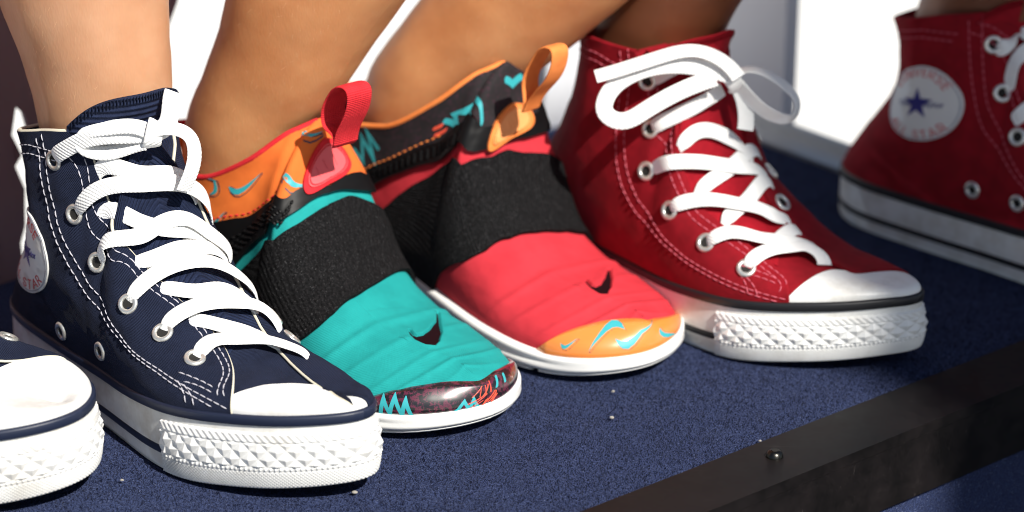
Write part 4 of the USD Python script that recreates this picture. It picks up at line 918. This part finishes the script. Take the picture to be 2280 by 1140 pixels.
# marks on the slip-ons, as polygons in the shoe's own (a, h)
SWOOSH_T = [(0.7711,0.8472),(0.7852,0.8956),(0.8006,0.9238),(0.8169,0.9177),(0.8241,0.8734),(0.813,0.7875),(0.7828,0.6519),(0.7182,0.47),(0.7518,0.5741),(0.7747,0.6947),(0.7868,0.7931),(0.7879,0.8537),(0.7813,0.8654)]
SWOOSH_P = [(0.7748,0.8321),(0.7906,0.8917),(0.8089,0.941),(0.8272,0.9687),(0.8309,0.9153),(0.8064,0.7597),(0.7752,0.6343),(0.7433,0.5417),(0.7723,0.6596),(0.7925,0.7697),(0.7996,0.85),(0.7919,0.8679)]
PRINT_T = [[(-0.3831,0.8857),(-0.3864,0.8493),(-0.3923,0.8214),(-0.4007,0.8074),(-0.4101,0.8144),(-0.4237,0.8364),(-0.4372,0.8614),(-0.4212,0.8574),(-0.4089,0.8473),(-0.3995,0.8451),(-0.3925,0.8553),(-0.3872,0.8719)],[(-0.5166,0.7195),(-0.5147,0.6971),(-0.5216,0.6959),(-0.5312,0.7179),(-0.5431,0.7626),(-0.5579,0.8449),(-0.5668,0.9394),(-0.557,0.857),(-0.5456,0.7946),(-0.5349,0.7547),(-0.5278,0.7344),(-0.5225,0.7265)],[(-0.3517,0.8666),(-0.3576,0.8597),(-0.3623,0.8626),(-0.3652,0.8776),(-0.365,0.9068),(-0.362,0.9602),(-0.3242,1.0788),(-0.3588,0.9665),(-0.36,0.9238),(-0.3595,0.8956),(-0.3573,0.8806),(-0.3543,0.8729)],[(-0.4908,0.9554),(-0.4936,0.9295),(-0.4983,0.9048),(-0.5119,0.8885),(-0.5178,0.9139),(-0.5209,0.9544),(-0.5216,0.998),(-0.5193,0.9554),(-0.5156,0.9222),(-0.504,0.9074),(-0.4973,0.9237),(-0.4935,0.9411)],[(-0.3447,0.6683),(-0.348,0.6488),(-0.353,0.6376),(-0.3593,0.6376),(-0.3654,0.6524),(-0.373,0.6846),(-0.3799,0.7245),(-0.3713,0.6968),(-0.3641,0.6752),(-0.3579,0.6631),(-0.3526,0.6614),(-0.3483,0.6654)]]
PRINT_P = [[(-0.9302,0.4837),(-0.9177,0.5706),(-0.9049,0.6105),(-0.8945,0.5922),(-0.8906,0.5084),(-0.8896,0.3393),(-0.8871,0.1099),(-0.8955,0.2908),(-0.9004,0.4148),(-0.9063,0.4869),(-0.9143,0.5063),(-0.923,0.4951)],[(-0.921,0.3247),(-0.9306,0.2284),(-0.9407,0.159),(-0.951,0.1489),(-0.9593,0.2383),(-0.9695,0.4389),(-1.0107,0.7163),(-0.9627,0.5046),(-0.9521,0.3683),(-0.9435,0.2979),(-0.9351,0.2887),(-0.9273,0.3091)],[(-1.0298,0.4464),(-1.0218,0.3863),(-1.0214,0.3045),(-1.0274,0.2142),(-1.0396,0.1335),(-1.0671,0.05),(-1.08,0.05),(-1.0688,0.0527),(-1.0478,0.1825),(-1.0367,0.2686),(-1.0317,0.3396),(-1.0305,0.3995)],[(-0.838,0.1816),(-0.8404,0.1452),(-0.8437,0.1205),(-0.848,0.1161),(-0.8524,0.1412),(-0.8576,0.1999),(-0.8617,0.2735),(-0.8561,0.2214),(-0.8513,0.1832),(-0.847,0.1636),(-0.8434,0.1636),(-0.8404,0.1736)]]
ZIG_T = [[(-0.8226,-0.012),(-0.8248,0.1915),(-0.8377,0.0165),(-0.8415,0.2247),(-0.8568,0.0098),(-0.8592,0.1903),(-0.8712,-0.0043)],[(-0.9359,-0.004),(-0.9434,0.0491),(-0.9513,0.1797),(-0.9608,-0.004),(-0.9678,0.2019),(-0.9751,-0.004)],[(0.9569,0.4522),(0.9774,0.3066)],[(0.9383,0.3572),(0.9519,0.2532)]]
ZIG_P = [[(-0.2715,0.8),(-0.292,0.7164),(-0.2894,0.9011),(-0.3155,0.7514),(-0.3024,0.9431),(-0.325,0.8294)],[(-0.4342,0.8482),(-0.4813,0.699),(-0.4538,0.8276),(-0.5235,0.698),(-0.4745,0.7915),(-0.5368,0.7778)],[(-0.525,0.9696),(-0.5306,1.0102),(-0.5218,1.0844)]]
DASH_P = [[(-0.4172,0.8456),(-0.4314,0.8315)],[(-0.4219,0.8003),(-0.444,0.7745)],[(-0.2651,0.6882),(-0.2826,0.7305)]]
# end of marks
t = shoe_thing(S_TEAL, 'slip_on_shoe', 'turquoise knit slip-on with a black elastic strap and dark printed toe bumper')
ku, bp = slip_on(S_TEAL, t, 'turquoise_knit', 'orange_sock', 'red_tape', TEAL_LINES, 'camo_gloss', SWOOSH_T)
printed(S_TEAL, PRINT_T, .0025, t)
for z, wd in zip(ZIG_T, (.0020, .0020, .0024, .0024)): zigzag(S_TEAL, z, wd, .0027, bp)
rs = random.Random(5)
for i in range(16):
    a0 = -.955 - rs.random() * .05; h0 = .02 + rs.random() * .30
    zigzag(S_TEAL, [(a0, h0), (a0 - .006 - rs.random() * .02, h0 + .08 + rs.random() * .15)], .0005 + .0006 * rs.random(), .0028, bp, 'streak_print')
pull_tab(S_TEAL, t, -.548, .985, 14, .0116, .0185, [(.1600, .1265), (.1590, .1335), (.1530, .1361), (.1515, .142), (.1572, .1538), (.1656, .1607), (.1730, .1601), (.1734, .153), (.1660, .1391), (.1615, .128)], -.008, .008, 'red_tape', 'coral_rubber', (.25, -.1, -.4))

t = shoe_thing(S_PINK, 'slip_on_shoe', 'coral knit slip-on with a black elastic strap and glossy orange toe bumper')
ku, bp = slip_on(S_PINK, t, 'coral_knit', 'dark_sock', 'orange_tape', PINK_LINES, 'orange_gloss', SWOOSH_P)
for z in ZIG_P: zigzag(S_PINK, z, .0018, .0025, t)
for z in DASH_P: zigzag(S_PINK, z, .0016, .0025, t, 'streak_print')
printed(S_PINK, PRINT_P, .0027, bp)
pull_tab(S_PINK, t, -.560, .985, 12, .0095, .0195, [(.1685, .124), (.1700, .1307), (.169, .1394), (.1772, .1565), (.1842, .1636), (.1912, .1642), (.1913, .1548), (.1808, .1397), (.1737, .1316), (.1700, .125)], -.006, .006, 'orange_tape', 'peach_rubber', (.2, -.1, -.4))

# ---------------------------------------------------------------- people's lower legs
class Frame:
    def __init__(s, O, ang, seed): s.O, s.ang, s.seed = O, ang, seed
    world = Last.world
def limb(S, rings, k=56, n=90):
    """rings (u, v, w, ru, rv) in the shoe's own frame -> skin surface in world space"""
    R = np.array(rings, float); t = np.r_[0, np.cumsum(np.linalg.norm(np.diff(R[:, :3], axis=0), axis=1))]
    d = PchipInterpolator(t, R)(np.linspace(0, t[-1], n))
    C = d[:, :3]; T = unit(np.gradient(C, axis=0)); B = np.tile([0, 1., 0], (n, 1)); A = unit(np.cross(B, T))
    th = np.linspace(0, 2 * np.pi, k + 1)[None, :, None]
    P = C[:, None] + A[:, None] * np.cos(th) * d[:, None, 3:4] + B[:, None] * np.sin(th) * d[:, None, 4:5]
    P = P + unit(P - C[:, None]) * ((meshkit.fbm(P * 30, 3, S.seed) - .5) * .003)[..., None]
    return gridmesh(S.world(P))
def person(limbs, mat, label):
    t = top('person', join([(v, f, None) for v, f, _ in limbs])[:2], mat, label=label, cat='person', smooth=True)
    return t
RINGS_STRAIGHT = [(.068, .003, .045, .034, .027), (.068, .003, .09, .035, .029), (.067, .003, .13, .037, .032), (.063, .002, .17, .040, .036), (.056, 0, .22, .047, .043), (.050, 0, .30, .054, .050), (.05, 0, .40, .056, .052)]
def lean(base, prof, du=.82, dv=.57):
    return [(u + du * l, v + dv * l, w, ru, rv) for (u, v), (l, w, ru, rv) in zip(base, prof)]
RINGS_TEAL = lean([(.064, .009)] * 2 + [(.065, .008)] + [(.066, .006)] * 6, [(0, .04, .041, .027), (0, .075, .039, .028), (.002, .105, .035, .029), (.013, .13, .034, .031), (.026, .152, .038, .035), (.048, .196, .045, .043), (.074, .244, .051, .049), (.107, .31, .058, .056), (.12, .365, .056, .054)])
RINGS_PINK = lean([(.064, .010)] * 2 + [(.066, .009)] + [(.067, .006)] * 6, [(0, .04, .040, .027), (.0, .075, .038, .0275), (.004, .105, .034, .029), (.021, .128, .034, .032), (.043, .149, .038, .036), (.081, .19, .045, .043), (.119, .235, .052, .050), (.16, .30, .058, .056), (.18, .35, .056, .054)])
RINGS_RED = lean([(.070, .003)] * 9, [(0, .04, .036, .027), (0, .075, .037, .028), (.004, .105, .037, .029), (.009, .135, .037, .031), (.020, .163, .0375, .034), (.041, .21, .042, .040), (.066, .26, .049, .048), (.10, .34, .056, .055), (.115, .40, .053, .053)], .88, .47)
LIMBS = [join([(v, f, None) for v, f, _ in L_])[:2] for L_ in (
    [limb(Frame((-.2555, -.115), -48, 3), RINGS_STRAIGHT), limb(Frame((-0.4458, -0.1620), -25, 11), RINGS_STRAIGHT)],
    [limb(Frame((-.2015, -.0495), -45, 2), RINGS_TEAL), limb(Frame((-.1105, .0205), -45, 4), RINGS_PINK)],
    [limb(Frame((.022, .036), -50, 5), RINGS_RED), limb(Frame((.214, .085), -45, 8), RINGS_RED)])]
PERSONS = [top('person', m, MAT[k], label=l, cat='person', smooth=True) for m, k, l in zip(LIMBS, ('skin_fair', 'skin_tan', 'skin_dark'), (
    'bare fair lower legs upright in the navy canvas high tops at the left',
    'bare tanned lower legs leaning forward in the turquoise and coral slip-on shoes',
    'bare dark brown lower legs in the red canvas high tops at the right'))]

# ---------------------------------------------------------------- fine hair on the shins
def leg_hairs(prim, mesh, n, mat, seed, length=.0045):
    rng = np.random.default_rng(seed); v, f = np.asarray(mesh[0]), np.asarray(mesh[1])
    a, b, c = v[f[:, 0]], v[f[:, 1]], v[f[:, 2]]; nr = np.cross(b - a, c - a); ar = np.linalg.norm(nr, axis=1); nr = nr / np.maximum(ar, 1e-12)[:, None]
    cen = (a + b + c) / 3; p = ar * ((cen[:, 2] > .10) & (cen[:, 2] < .30)); i = rng.choice(len(f), n, p=p / p.sum())
    r1, r2 = rng.random((2, n, 1)); fl = r1 + r2 > 1; r1 = np.where(fl, 1 - r1, r1); r2 = np.where(fl, 1 - r2, r2)
    P = a[i] + (b - a)[i] * r1 + (c - a)[i] * r2; N = nr[i]
    D = unit(np.array([-.15, -.1, -1.]) + rng.normal(0, .45, (n, 3))); D = unit(D - N * (D * N).sum(1, keepdims=True)); B = np.cross(N, D)
    L = length * (.6 + .8 * rng.random((n, 1))); w = .00003
    q = [P + B * w, P - B * w, P + D * L * .55 + N * L * .30 + B * w * .8, P + D * L * .55 + N * L * .30 - B * w * .8, P + D * L + N * L * .34]
    V = np.stack(q, 1).reshape(-1, 3); k = np.arange(n)[:, None] * 5
    part('leg_hair', (V, np.concatenate([k + [0, 1, 3], k + [0, 3, 2], k + [2, 3, 4]])), mat, prim, smooth=False, kind='stuff')
MAT['fair_hair'] = M('fair_hair', (.66, .40, .22), .5); MAT['dark_hair'] = M('dark_hair', (.16, .08, .035), .4)
leg_hairs(PERSONS[0], LIMBS[0], 1500, MAT['fair_hair'], 1, .0035); leg_hairs(PERSONS[1], LIMBS[1], 1500, MAT['fair_hair'], 2, .0035)
